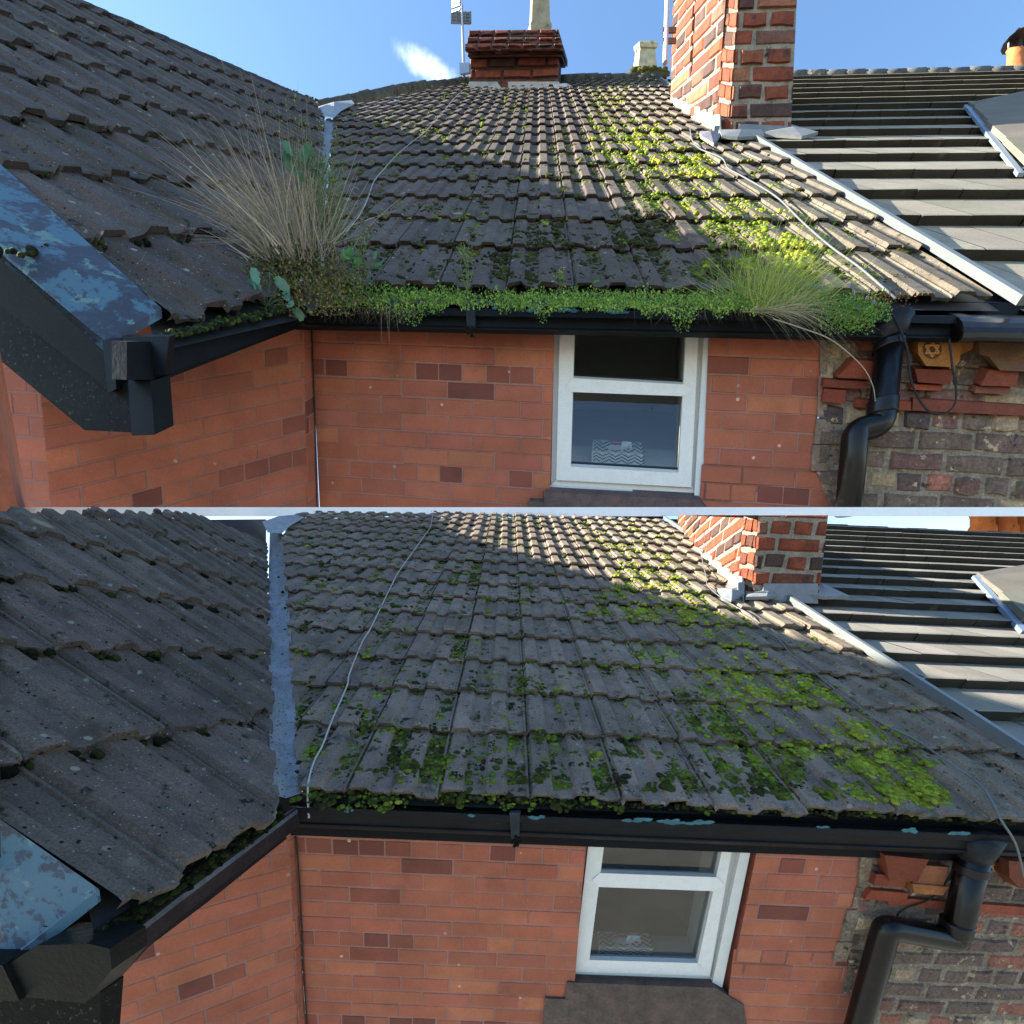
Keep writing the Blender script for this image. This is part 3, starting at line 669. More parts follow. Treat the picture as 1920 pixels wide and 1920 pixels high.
def near(x, y, pts):
    d = 1e9
    for (x0, y0), (x1, y1) in zip(pts[:-1], pts[1:]):
        dx, dy = x1 - x0, y1 - y0; t = max(0, min(1, ((x - x0) * dx + (y - y0) * dy) / (dx * dx + dy * dy))); d = min(d, math.hypot(x - x0 - t * dx, y - y0 - t * dy))
    return d

# ------------------------------------------------------------------ UPPER
def moss_u(x, y, nz_):
    sc_ = max(.25, (y - 22) / 450)
    d = .10
    if x < 872 and y < 214 - (x - 640) * .2: return 0
    if x > 1236 + (y - 152) * 1.52: return 0
    b = near(x, y, [(1165, 175), (1215, 260), (1290, 330), (1390, 400), (1480, 470)]) / (75 * sc_ + 22); d += 1.7 * math.exp(-b * b)
    b = near(x, y, [(1050, 170), (1052, 240), (1056, 340)]) / 14; d += .35 * math.exp(-b * b)
    b = near(x, y, [(990, 170), (960, 220), (920, 290)]) / 16; d += .22 * math.exp(-b * b)
    b = near(x, y, [(840, 180), (850, 230), (780, 270)]) / 45; d += .30 * math.exp(-b * b)
    b = near(x, y, [(1100, 420), (1250, 470), (1330, 530)]) / 60; d += .12 * math.exp(-b * b)
    if y > 400 and x < 1200: d += .05
    if x > 1500 + (y - 470) * 1.2: d *= .15
    return d * (1 + 2.2 * nz_)
def br_u(x, y): return .25 + .6 * math.exp(-(near(x, y, [(1165, 175), (1215, 260), (1290, 330), (1390, 400), (1480, 470)]) / 70) ** 2) + (.15 if y < 330 else 0) - (.2 if y > 430 and x < 1250 else 0)
GU = dict(gauge=.321, first=.357)
def tcol_u(i, j):
    return (.100, .076, .060) if j < 4 else (.125, .103, .076)  # tiles in the sunlit part painted paler than those in shade
cu_ = dict(dy=0, base=(585, 700), house_label='red brick house in the upper view, its gutter overgrown with weeds', corner=(583, 615), canta=(567, 615), cantvp=(2200, 400),
  wall_regions=[[(583, 598), (1040, 598), (1030, 963), (600, 963)], [(1330, 600), (1548, 600), (1524, 885), (1316, 960)], [(1316, 870), (1524, 870), (1560, 882), (1556, 963), (1310, 963)]],
  ch=.0835, bl=.247, hp=3, ret=[(583, 585), (567, 585), (578, 963), (599, 963)], cant=[[(62, 560), (567, 560), (578, 963), (95, 963), (76, 740)]],
  bayfront=((80, 780), [(-60, 600), (62, 560), (96, 963), (-60, 963)]), cch=1.0,
  rows=22, period=.164, arange=(-5.2, 1.85), phase=.16, tilecol=tcol_u,
  roof_clip=[((600, 590), (626, 232), (900, 400)), ((640, 206), (872, 160), (900, 400)), ((870, 158), (1245, 148), (900, 400)), ((1890, 578), (1440, 287), (900, 400)), ((1440, 287), (1240, 152), (900, 400))],
  roof_poly=[(600, 562), (628, 225), (660, 204), (870, 162), (1238, 154), (1440, 288), (1880, 576)],
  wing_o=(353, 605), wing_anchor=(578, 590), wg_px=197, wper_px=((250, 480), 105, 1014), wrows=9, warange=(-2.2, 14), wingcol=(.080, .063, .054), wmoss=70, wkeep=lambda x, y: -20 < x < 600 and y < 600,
  wing_clip=[((160, 20), (585, 197), (300, 400)), ((606, 232), (578, 590), (300, 400)), ((590, 198), (612, 236), (300, 400)), ((20, 358), (290, 604), (500, 400)), ((290, 655), (560, 585), (300, 400))],
  wing_poly=[(-60, -75), (160, 22), (586, 199), (604, 232), (578, 590), (295, 652), (285, 604), (-60, 290)],
  wm_label='dark moss clinging along the tile edges of the left roof slope, upper view',
  moss_fn=moss_u, bright=br_u, moss_tries=26000, moss_x=(620, 1700), moss_y=(160, 540), mr=1.0, rkeep=lambda x, y: 600 < x < 1500 + (y - 285) * 1.2 and y < 545 and x > 600 + (26 if y < 300 else 0) and y > (212 - (x - 640) * .2 if x < 872 else 166),
  moss_label='yellow green moss clumps running down the sunlit main roof, upper view',
  valley=[((598, 228), (628, 228)), ((587, 320), (615, 320)), ((578, 450), (606, 450)), ((573, 588), (600, 588))], leadcol=lin('6c7074'), cap=[(598, 212), (618, 204), (660, 198), (666, 206), (640, 222), (628, 236), (606, 232)],
  verge=((1898, 582), (1236, 154)), nb_base=(1700, 300), nb_label='neighbouring house with flat grey tiles and rough old brickwork, upper view', nb_edge=(1700, 474), nb_gauge=.371, nb_rows=16, nb_tw=.284, nb_arange=(-2, 8),
  nbcol=(.27, .24, .18), nb_clip=[((1905, 580), (1448, 287), (1800, 300)), ((1448, 287), (1242, 152), (1800, 300)), ((1400, 150), (1920, 142), (1800, 300)), ((1800, 600), (1980, 608), (1800, 300))],
  nb_poly=[(1905, 590), (1450, 290), (1245, 156), (1480, 151), (1990, 143), (1990, 600)],
  ridges=[((150, 14), (588, 196), 26, .045, (.05, .05, .05), 'h', 'w', .0), ((598, 202), (740, 172), 8, .07, (.06, .06, .05), 'h', 'r', .0), ((740, 172), (872, 158), 7, .085, (.06, .06, .05), 'h', 'r', 0.), ((868, 158), (1242, 151), 16, .075, (.06, .06, .05), 'h', 'r', .02), ((1400, 149), (1930, 140), 14, .075, (.10, .10, .10), 'n', 'n', .02)],
  dormer=[(1800, 214), (1810, 214), (1910, 345), (1898, 345)], dormer_rows=[[(1806, 214), (1930, 192), (1930, 205), (1822, 224)], [(1815, 222), (1930, 204), (1930, 240), (1842, 254)], [(1836, 252), (1930, 238), (1930, 284), (1872, 292)], [(1868, 290), (1930, 282), (1930, 340), (1906, 338)]],
  old_regions=[[(1546, 600), (1990, 620), (1990, 963), (1560, 963), (1530, 885)]],
  toothing=[[(1536, 632), (1550, 632), (1549, 700), (1536, 700)], [(1534, 704), (1550, 704), (1548, 780), (1530, 780)], [(1530, 784), (1556, 784), (1552, 830), (1524, 830)], [(1522, 832), (1552, 832), (1550, 880), (1519, 880)], [(1560, 884), (1572, 884), (1570, 955), (1558, 955)]],
  cornice=[([(1700, 618), (1784, 622), (1776, 668), (1766, 678), (1716, 676), (1702, 655)], .07, lin('b8783e')), ([(1784, 622), (1812, 624), (1806, 648), (1782, 660)], .05, lin('b8783e')), ([(1812, 624), (1990, 640), (1990, 690), (1850, 684), (1830, 660), (1812, 655)], .07, lin('86664a')), ([(1586, 612), (1640, 616), (1640, 650), (1606, 650)], .05, lin('8a4c2e')),
           ([(1700, 684), (1770, 686), (1764, 712), (1706, 708)], .055, lin('8e4630')), ([(1834, 686), (1890, 688), (1884, 716), (1820, 714)], .055, lin('9c5038')), ([(1590, 668), (1640, 672), (1640, 704), (1560, 700), (1570, 690)], .05, lin('984c34')), ([(1700, 714), (1756, 716), (1752, 726), (1698, 724)], .04, lin('a85438')),
           ([(1538, 706), (1620, 710), (1618, 724), (1536, 720)], .035, lin('984c38')), ([(1600, 744), (1700, 748), (1700, 764), (1598, 758)], .03, lin('a85038')), ([(1704, 742), (1990, 760), (1990, 778), (1702, 764)], .03, lin('8e4c38')), ([(1816, 718), (1880, 720), (1876, 732), (1814, 730)], .04, lin('8e5844')), ([(1540, 724), (1580, 727), (1578, 752), (1536, 748)], .03, lin('a04c38'))],
  rosette=(1748, 655, 18), roomk=2.,
  flakes=[(1000, 580, 30, 8), (1060, 582, 36, 9), (1160, 583, 40, 10), (925, 577, 16, 6)], eaves=(560, 606, 535, 1990), gd=.12, gh=.115, g0=(545, 574), g1=(1806, 592), f0=(566, 614), f1=(1830, 642), nb_gut=((1790, 592), (1990, 597), 0), bracket=(882, 616), recess=.045,
  reveal=[[(1338, 615, 1), (1330, 615, 0), (1308, 960, 0), (1318, 960, 1)], [(1036, 615, 1), (1040, 615, 0), (1034, 950, 0), (1029, 950, 1)]],
  frame=[([(1035, 600), (1052, 600), (1046, 905), (1029, 918)], .012, 'd2cec6'), ([(1050, 600), (1078, 600), (1070, 876), (1043, 900)], .032, 'dedad2'),
         ([(1288, 600), (1311, 600), (1296, 915), (1272, 888)], .032, 'dedad2'), ([(1310, 600), (1324, 600), (1303, 926), (1296, 914)], .012, 'd2cec6'), ([(1322, 600), (1337, 600), (1316, 938), (1302, 928)], .040, 'cfcfca'),
         ([(1074, 709), (1284, 721), (1298, 732), (1282, 743), (1072, 735), (1062, 722)], .036, 'e2ded6'), ([(1070, 875), (1273, 887), (1298, 914), (1043, 900)], .033, 'dedad2'), ([(1042, 899), (1300, 915), (1302, 927), (1031, 913)], .020, 'd6d2ca'), ([(1030, 912), (1302, 928), (1312, 940), (1029, 923)], .034, 'd8d4cc')],
  gasket=[([(1074, 703), (1285, 714), (1284, 721), (1073, 709)]), ([(1070, 866), (1274, 878), (1273, 888), (1069, 876)]), ([(1286, 600), (1290, 600), (1285, 720), (1282, 720)]), ([(1279, 742), (1283, 742), (1274, 888), (1270, 888)])],
  panes=[[(1072, 600), (1290, 600), (1285, 722), (1070, 710)], [(1068, 732), (1284, 742), (1274, 890), (1066, 878)]], room=[(1040, 595), (1330, 595), (1310, 930), (1035, 915)],
  sill_in=((1040, 884), (1300, 898)), jamb_in=((1300, 600), (1286, 900)), tissue=((1108, 878), (1206, 884)), tissue_label='patterned tissue box behind the glass of the upper view window',
  stone=[([(1022, 922), (1312, 938), (1330, 960), (1330, 964), (1018, 964)], .03, .10), ([(992, 940), (1024, 942), (1024, 964), (990, 964)], .032, .05)],
  chimney=dict(cham=15, corner=(1350, 258), vpz=(1000, 400), front=[(1374, -60), (1497, -60), (1483, 240), (1350, 258)], left=[(1266, -60), (1374, -60), (1350, 258), (1257, 190)], ch=.155, bl=.50, lk=1.3, steps=9, fh=(10, 44),
     apron=[[(1386, 232), (1478, 236), (1480, 262), (1384, 258)], [(1340, 236), (1350, 235), (1352, 264), (1338, 262)]], sheet=[[(1310, 262), (1336, 262), (1348, 270), (1336, 282), (1312, 272)], [(1345, 260), (1424, 258), (1430, 268), (1380, 274), (1350, 272)], [(1480, 246), (1530, 262), (1500, 268), (1424, 262)]]),
  pipe=dict(pts=[(1670, 625), (1652, 797), (1604, 807), (1590, 965)], r=.052, collars=[((1654, 765), .03), ((1667, 650), .012)], outlet=((1672, 600), (1667, 640))),
  bgx=.10, bay_gutter=[([(300, 640), (400, 610), (500, 583), (565, 570), (575, 578), (575, 606), (296, 708)], .0, .018, '131619'), ([(296, 704), (570, 604), (574, 614), (290, 726)], -.03, .03, '14171b'), ([(232, 640), (300, 640), (318, 650), (300, 700), (280, 712), (232, 712)], .01, .05, '111415')],
  gable_at=(262, 640),
  gable=[('barge_board', [(-80, 400), (18, 490), (196, 640), (204, 732), (-80, 510)], .0, .03, '242726', 'matt'), ('lower_barge_board', [(-80, 512), (18, 572), (205, 728), (240, 715), (248, 815), (150, 810), (-80, 620)], -.012, .03, '1c1f1d', 'wood'),
         ('board_end', [(196, 636), (216, 640), (222, 728), (206, 736)], .006, .06, '141a1b', 'iron'), ('board_end_block', [(240, 712), (282, 716), (290, 815), (247, 817)], .0, .06, '121617', 'iron'), ('gutter_stop', [(215, 634), (305, 634), (296, 708), (222, 712)], -.02, .02, '111415', 'iron')])
cu_.update(GU); build(U, cu_)
# blue capping board on the bay verge (upper)
def cap_board(pl, q, col):
    g = G(); base = [pl.gb.hit(*p) for p in q[:2]]
    vs = [pl.gb.hit(*q[0]), pl.gb.hit(*q[1]), pl.wing.hit(*q[2]) + pl.Wn * .05, pl.wing.hit(*q[3]) + pl.Wn * .05]
    g.prism(vs, -pl.Up * .03, lin(col)); mk(pl, 'capping_board', g, M['board'], pl.house)
cap_board(U, [(-80, 395), (194, 640), (292, 604), (-80, 268)], '393f4a')

# ------------------------------------------------------------------ LOWER
def moss_l(x, y, nz_):
    sc_ = max(.25, (y - 780) / 600); d = .12
    if x > 1224 + (y - 966) * 1.46: return 0
    b = near(x, y, [(1165, 1010), (1215, 1100), (1280, 1190), (1400, 1290), (1540, 1380), (1700, 1500)]) / (70 * sc_ + 16); d += 2.4 * math.exp(-b * b)
    b = near(x, y, [(1058, 980), (1050, 1060), (1044, 1160)]) / 12; d += .12 * math.exp(-b * b)
    b = near(x, y, [(985, 980), (985, 1050), (980, 1200), (1000, 1330), (1020, 1480)]) / 9; d += .30 * math.exp(-b * b)
    b = near(x, y, [(930, 980), (925, 1020), (870, 1100)]) / 14; d += .3 * math.exp(-b * b)
    b = near(x, y, [(810, 985), (760, 1000), (700, 1070)]) / 35; d += .25 * math.exp(-b * b)
    b = near(x, y, [(580, 1340), (700, 1430), (800, 1440)]) / 50; d += .10 * math.exp(-b * b)
    if x > 1560 + (y - 1290) * 1.3: d *= .15
    if y < 1300: d *= 1 + (1300 - y) / 260
    return d * (1 + 2.2 * nz_)
def br_l(x, y): return .42 + .62 * math.exp(-(near(x, y, [(1165, 1010), (1215, 1100), (1280, 1190), (1400, 1290), (1540, 1380), (1700, 1500)]) / 75) ** 2)
cl_cfg = dict(dy=0, base=(560, 1700), wing_sun_block=7.3, esl=50, house_label='red brick house in the lower view, its black gutter cleaned out', corner=(552, 1567), canta=(540, 1567), cantvp=(2050, 1240),
  wall_regions=[[(552, 1555), (1100, 1560), (1066, 1990), (578, 1990)], [(1424, 1570), (1625, 1575), (1590, 1790), (1372, 1830)], [(1376, 1780), (1592, 1784), (1602, 1800), (1588, 1990), (1350, 1990)]],
  ch=.079, bl=.235, hp=1, ret=[(552, 1545), (540, 1545), (563, 1990), (577, 1990)], cant=[[(150, 1560), (540, 1548), (565, 1990), (150, 1990)]], cch=1.0,
  rows=20, period=.189, arange=(-4.6, 2.9), phase=.20, tilecol=lambda i, j: (.190, .144, .110) if j < 4 else (.175, .138, .098), gauge=.3086, first=.367,  # tiles paler than the upper roof's, to lighten the shaded slope
  roof_clip=[((566, 1505), (530, 1010), (900, 1300)), ((530, 1010), (560, 966), (900, 1300)), ((500, 964), (1300, 966), (900, 1300)), ((1975, 1471), (1225, 964), (900, 1300))],
  roof_poly=[(566, 1498), (530, 1010), (556, 972), (1226, 968), (1960, 1462), (1960, 1540)],
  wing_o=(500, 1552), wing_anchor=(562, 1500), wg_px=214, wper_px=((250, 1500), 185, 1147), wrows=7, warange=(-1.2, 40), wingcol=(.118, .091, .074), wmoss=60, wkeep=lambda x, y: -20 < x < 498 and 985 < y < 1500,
  wing_clip=[((-50, 967), (515, 967), (300, 1400)), ((498, 985), (508, 1520), (300, 1300)), ((18, 1585), (172, 1700), (300, 1400))],
  wing_poly=[(-60, 972), (500, 972), (500, 1010), (488, 1180), (486, 1400), (520, 1508), (180, 1738), (170, 1695), (-60, 1535)],
  wm_label='thick dark moss along the tile edges of the left roof slope, lower view',
  moss_fn=moss_l, bright=br_l, moss_tries=30000, moss_x=(560, 1760), moss_y=(975, 1520), mr=1.0, rkeep=lambda x, y: 545 + (y - 1500) * .06 < x < 1560 + (y - 1230) * 1.35 and y < 1520 and y > 972,
  moss_label='green moss clumps scattered over the main roof tiles, lower view',
  valley=[((506, 992), (529, 1000)), ((503, 1130), (542, 1140)), ((505, 1330), (554, 1340)), ((507, 1440), (562, 1450)), ((506, 1502), (566, 1500))], leadcol=lin('7a7f84'), cap=[(494, 992), (520, 978), (556, 974), (572, 980), (545, 1000), (530, 1012), (503, 1010)],
  verge=((1990, 1482), (1226, 966)), nb_base=(1750, 1200), nb_label='neighbouring house with flat grey tiles and rough old brickwork, lower view', nb_edge=(1800, 1338), nb_gauge=.305, nb_rows=17, nb_tw=.27, nb_arange=(-3.5, 7),
  nbcol=(.21, .19, .155), nb_clip=[((1990, 1480), (1240, 974), (1800, 1150)), ((1400, 984), (1990, 1012), (1800, 1150)), ((1800, 1520), (1990, 1524), (1800, 1150))],
  nb_poly=[(1990, 1484), (1242, 978), (1540, 992), (1990, 1014)],
  ridges=[((1400, 984), (1960, 1010), 15, .06, (.12, .12, .12), 'n', 'n', .01)],
  dormer=[(1812, 1096), (1820, 1094), (1912, 1196), (1902, 1200)], dormer_rows=[[(1818, 1094), (1935, 1078), (1935, 1092), (1832, 1104)], [(1826, 1102), (1935, 1092), (1935, 1128), (1862, 1136)], [(1858, 1136), (1935, 1128), (1935, 1180), (1898, 1182)]],
  old_regions=[[(1624, 1575), (1990, 1590), (1990, 1990), (1600, 1990), (1590, 1790)]],
  toothing=[[(1612, 1594), (1632, 1594), (1628, 1660), (1606, 1660)], [(1604, 1662), (1628, 1662), (1616, 1700), (1594, 1700)], [(1586, 1704), (1610, 1704), (1594, 1762), (1572, 1762)], [(1568, 1764), (1596, 1764), (1584, 1800), (1558, 1800)], [(1590, 1808), (1602, 1808), (1588, 1860), (1576, 1860)]],
  cornice=[([(1640, 1592), (1720, 1600), (1700, 1640), (1648, 1640)], .06, lin('8a4630')), ([(1704, 1612), (1760, 1616), (1750, 1650), (1692, 1650)], .05, lin('b06a48')), ([(1690, 1644), (1756, 1650), (1746, 1665), (1694, 1662)], .06, lin('a8683c')), ([(1860, 1600), (1990, 1610), (1990, 1650), (1880, 1650), (1862, 1630)], .07, lin('8a4a30')),
           ([(1622, 1660), (1690, 1666), (1686, 1682), (1610, 1678)], .04, lin('a04c34')), ([(1656, 1676), (1990, 1700), (1990, 1716), (1656, 1690)], .03, lin('a6523a')), ([(1630, 1630), (1690, 1634), (1680, 1654), (1624, 1650)], .045, lin('8e4430'))],
  flakes=[(655, 1520, 14, 7), (885, 1529, 22, 6), (1010, 1533, 26, 7), (1200, 1538, 40, 8), (1260, 1541, 40, 9), (1300, 1542, 46, 8), (1712, 1558, 34, 9), (1795, 1562, 40, 8), (1540, 1550, 18, 5)], eaves=(1488, 1560, 508, 1990), gd=.12, gh=.105, g0=(548, 1512), g1=(1990, 1570), f0=(545, 1566), f1=(1990, 1622), bracket=(965, 1572), recess=.065,
  reveal=[[(1428, 1575, 1), (1410, 1575, 0), (1352, 1862, 0), (1374, 1862, 1)], [(1100, 1575, 1), (1104, 1575, 0), (1072, 1850, 0), (1066, 1850, 1)]],
  frame=[([(1094, 1560), (1108, 1560), (1078, 1825), (1068, 1842)], .012, 'd2cec6'), ([(1106, 1560), (1136, 1560), (1105, 1800), (1076, 1822)], .034, 'dad6cc'),
         ([(1361, 1560), (1378, 1560), (1331, 1830), (1308, 1808)], .034, 'dcd8d0'), ([(1376, 1560), (1398, 1560), (1337, 1842), (1330, 1829)], .012, 'cecac2'), ([(1396, 1560), (1415, 1560), (1354, 1852), (1336, 1842)], .045, 'd2d0c8'),
         ([(1125, 1637), (1345, 1645), (1358, 1660), (1338, 1671), (1121, 1663), (1111, 1650)], .040, 'e2ded6'), ([(1105, 1800), (1309, 1806), (1331, 1830), (1076, 1822)], .034, 'e0dcd4'), ([(1076, 1821), (1332, 1829), (1336, 1840), (1068, 1832)], .020, 'dad6cc'), ([(1069, 1832), (1336, 1841), (1340, 1852), (1067, 1842)], .036, 'deded6')],
  gasket=[([(1126, 1631), (1346, 1640), (1345, 1646), (1125, 1637)]), ([(1106, 1793), (1311, 1799), (1309, 1807), (1105, 1801)]), ([(1357, 1560), (1363, 1560), (1345, 1646), (1340, 1646)]), ([(1334, 1670), (1338, 1670), (1309, 1807), (1304, 1807)])],
  panes=[[(1130, 1560), (1362, 1560), (1346, 1648), (1122, 1639)], [(1119, 1661), (1340, 1670), (1310, 1810), (1103, 1803)]], room=[(1110, 1550), (1380, 1550), (1330, 1830), (1075, 1820)],
  sill_in=((1085, 1812), (1335, 1820)), jamb_in=((1372, 1560), (1322, 1815)), tissue=((1122, 1806), (1226, 1810)), tissue_label='patterned tissue box behind the glass of the lower view window',
  stone=[([(1064, 1842), (1340, 1852), (1395, 1885), (1410, 1990), (1040, 1990)], .012, .12), ([(1022, 1872), (1066, 1874), (1066, 1990), (1012, 1990)], .014, .05)],
  chimney=dict(cham=17, corner=(1392, 1128), vpz=(1050, 1240), front=[(1405, 966), (1553, 966), (1535, 1118), (1392, 1128)], left=[(1274, 966), (1405, 966), (1392, 1128), (1264, 1016)], ch=.14, bl=.40, lk=1.3, steps=8, fh=(22, 46),
     apron=[[(1432, 1094), (1534, 1094), (1534, 1132), (1430, 1126)], [(1384, 1092), (1396, 1090), (1396, 1130), (1384, 1126)]], sheet=[[(1342, 1118), (1376, 1116), (1390, 1128), (1366, 1140), (1350, 1134)], [(1392, 1116), (1470, 1118), (1476, 1126), (1430, 1136), (1394, 1134)], [(1536, 1106), (1584, 1134), (1540, 1136), (1476, 1128)]]),
  pipe=dict(pts=[(1832, 1590), (1790, 1762), (1662, 1738), (1608, 1930), (1590, 1990)], r=.051, collars=[((1793, 1738), .028), ((1822, 1628), .018)], outlet=((1838, 1566), (1826, 1612))),
  bgx=.10, bay_gutter=[([(236, 1752), (270, 1728), (330, 1682), (430, 1606), (530, 1532), (560, 1512), (562, 1545), (540, 1566), (400, 1672), (300, 1752), (215, 1845), (196, 1858)], .0, .012, '2a2425'), ([(300, 1752), (400, 1672), (540, 1566), (548, 1572), (404, 1690), (300, 1770), (194, 1862)], -.02, .02, '17181b'),
             ([(232, 1760), (330, 1684), (560, 1514), (562, 1520), (332, 1694), (236, 1768)], .004, .02, '50555a'), ([(170, 1740), (520, 1518), (560, 1512), (562, 1560), (300, 1740), (200, 1800)], -.10, .01, '08090a')],
  gable_at=(180, 1752),
  gable=[('gutter_end_box', [(50, 1788), (100, 1756), (190, 1752), (232, 1762), (236, 1800), (186, 1862), (100, 1852), (70, 1850)], .03, .08, '0e1110', 'iron'), ('lower_barge_board', [(-40, 1800), (56, 1800), (120, 1852), (190, 1860), (182, 1990), (-40, 1990)], .0, .05, '0c0e0d', 'wood'), ('board_end', [(-40, 1785), (48, 1786), (78, 1850), (-40, 1850)], .04, .05, '0c0f0e', 'iron')])
build(Lw, cl_cfg)
cap_board(Lw, [(-60, 1850), (16, 1800), (171, 1698), (-60, 1535)], '3b414c')

# ================================================================== rear chimney, pots, aerials (upper)
rear = U.roof.hit(960, 166); rc = Plane(rear, U.X, U.Up); rz = U.Z * 1.6
g = G(); pal = [lin('7a4034'), lin('6e3a30'), lin('80483a'), lin('5c362e'), lin('4e3830')]
for q, d_ in (([(882, 104), (1048, 104), (1046, 170), (880, 172)], 0), ([(876, 94), (1054, 94), (1053, 106), (877, 106)], .12), ([(872, 82), (1055, 82), (1055, 95), (872, 95)], .22), ([(876, 70), (1051, 70), (1051, 83), (876, 83)], .15), ([(879, 57), (1047, 55), (1048, 71), (879, 71)], .08)):
    pp = rc.shift(-U.Z * d_); g.prism([pp.hit(*p) for p in q], U.Z * (.35 + 2 * d_), lin('3c302c'))
    bricks(g, pp.shift(-U.Z * .01), [q], .172, .52, -U.Z, pal, lin('4c4038'), joint=.03, raise_=.03, bevel=.02, header_every=3, jit=.01, a0=.1, b0=pp.ab(pp.hit(q[3][0], q[3][1]))[1])
rch = mk(U, 'rear_chimney', g, M['chimbrick'], U.house)
g = G(); g.prism([rc.shift(-U.Z * .06).hit(*p) for p in [(880, 153), (1048, 153), (1052, 168), (876, 170)]], U.Z * .04, lin('a9a59c'))
g.prism([rc.shift(-U.Z * .12).hit(*p) for p in [(1036, 158), (1062, 156), (1072, 161), (1040, 166)]], U.Z * .04, lin('b9b9b5')); mk(U, 'lead_flashing', g, M['lead'], rch)
def pot(pl, parent, cp, prof, col, seg=12, name='chimney_pot', mat='pot', square=False):
    """prof: (centre x, y, half width) in pixels on plane cp"""
    g = G(); vs = []; n_ = 4 if square else seg
    for x, y, hw in prof:
        P = cp.hit(x, y); r = hw * P.z / F * (1.35 if square else 1)
        for k in range(n_):
            a = 2 * math.pi * k / n_ + (math.pi / 4 + .25 if square else 0); vs.append(P + cp.a.normalized() * r * math.cos(a) + pl.Z.normalized() * r * math.sin(a))
    m_ = len(prof); g.add(vs, [(i * n_ + k, i * n_ + (k + 1) % n_, (i + 1) * n_ + (k + 1) % n_, (i + 1) * n_ + k) for i in range(m_ - 1) for k in range(n_)] + [tuple(range(n_))], col)
    return mk(pl, name, g, M[mat], parent, smooth=not square)
pot(U, rch, rc.shift(U.Z * .6), [(1012, -40, 15), (1012, 44, 18), (1012, 50, 21), (1012, 62, 20)], lin('9a8c70'), square=True)
# far stack with castellated pot
fs = empty(U, 'far_chimney', U.roof.hit(1215, 158) + U.Z * 2.5, 'pale castellated chimney pot on a mossy stack beyond the ridge, upper view', 'chimney')
fp = Plane(U.roof.hit(1215, 158) + U.Z * 2.5, U.X, U.Up)
g = G(); g.prism([fp.hit(*p) for p in [(1184, 140), (1200, 133), (1235, 132), (1250, 138), (1250, 165), (1182, 165)]], U.Z * 1.2, lin('7a5236')); mk(U, 'stack', g, M['chimbrick'], fs)
pot(U, fs, fp.shift(U.Z * .3), [(1211, 80, 15), (1211, 84, 19), (1211, 92, 18), (1210, 94, 15), (1209, 132, 19)], lin('b7ab8a'), square=True)
g = G()
for q in ([(1203, 66), (1207, 66), (1212, 80), (1203, 82)], [(1226, 65), (1229, 65), (1230, 82), (1218, 80)], [(1194, 74), (1197, 74), (1200, 90), (1193, 90)]): g.prism([fp.hit(*p) + U.Z * .3 for p in q], U.Z * .3, lin('b7ab8a'))
mk(U, 'pot_crown', g, M['pot'], fs)
g = G(); lumps(g, [(fp.hit(R.uniform(1184, 1248), R.uniform(130, 142)) - U.Z * R.uniform(0, .1), R.uniform(.05, .11), .06, vary(lin('4f4e22'), .3)) for _ in range(60)], U.X, U.Z, U.Up); mk(U, 'stack_moss', g, M['moss'], fs, smooth=True)
# orange pot far right
def orange_pots(pl, plane, lst, label, cowl=False):
    e = empty(pl, 'far_chimney', plane.hit(lst[0][0], lst[0][2]), label, 'chimney')
    for x, y0, y1, hw in lst:
        pot(pl, e, plane, [(x, y0, hw * .85), (x, y0 + (y1 - y0) * .1, hw * 1.05), (x, y0 + (y1 - y0) * .2, hw * .95), (x, y0 + (y1 - y0) * .5, hw * .95), (x, y0 + (y1 - y0) * .55, hw * 1.08), (x, y1, hw * 1.2)], lin('b06a3e'))
    if cowl:
        x, y0, y1, hw = lst[0]; g = G(); P = plane.hit(x, y0 - 14)
        for k in range(4): g.tube([P + plane.a * (hw * .8 * math.cos(k * 1.57) * P.z / F), plane.hit(x, y0) + plane.a * (hw * .8 * math.cos(k * 1.57) * P.z / F)], .02, (.02, .02, .02), seg=5)
        g.tube([P, P + pl.Up * .02, P + pl.Up * .18], hw * 1.25 * P.z / F, (.02, .02, .025), seg=12, r1=.03); mk(pl, 'cowl', g, M['metal'], e)
opU = Plane(U.nr.hit(1890, 143) + U.Z * 1.2, U.X, U.Up); orange_pots(U, opU, [(1906, 90, 148, 16)], 'orange clay chimney pot with a dark cowl at the far right ridge, upper view', True)
opL = Plane(Lw.nr.hit(1850, 1008) + Lw.Z * 1.2, Lw.X, Lw.Up); orange_pots(Lw, opL, [(1842, 958, 1015, 19), (1881, 958, 1017, 20), (1920, 958, 1017, 20)], 'row of orange clay chimney pots behind the right ridge, lower view')
# aerials
ae = empty(U, 'tv_aerial', rc.hit(870, 140), 'grid television aerial on a thin mast beside the rear chimney, upper view', 'aerial'); ap = rc.shift(-U.Z * .25)
g = G(); g.tube([ap.hit(866, 10), ap.hit(870, 145)], .022, lin('9a9ea4'), seg=8); mk(U, 'mast', g, M['metal'], ae)
g = G()
for y in (24, 30, 36, 42): g.tube([ap.hit(847, y), ap.hit(882, y + 1)], .016, lin('6d7278'), seg=5)
for x in (847, 856, 873, 882): g.tube([ap.hit(x, 23), ap.hit(x, 43)], .018, lin('6d7278'), seg=5)
mk(U, 'grid', g, M['metal'], ae)
g = G()
for y in (14, 18, 24, 32): g.tube([ap.hit(856, y) - U.Z * .2, ap.hit(875, y) - U.Z * .3], .015, lin('2c2e33'), seg=5)
mk(U, 'director_rods', g, M['metal'], ae)
g = G(); g.prism([ap.hit(*p) - U.Z * .1 for p in [(865, 121), (883, 121), (883, 139), (866, 142)]], U.Z * .1, lin('9aa3b0')); mk(U, 'mounting_box', g, M['metal'], ae)
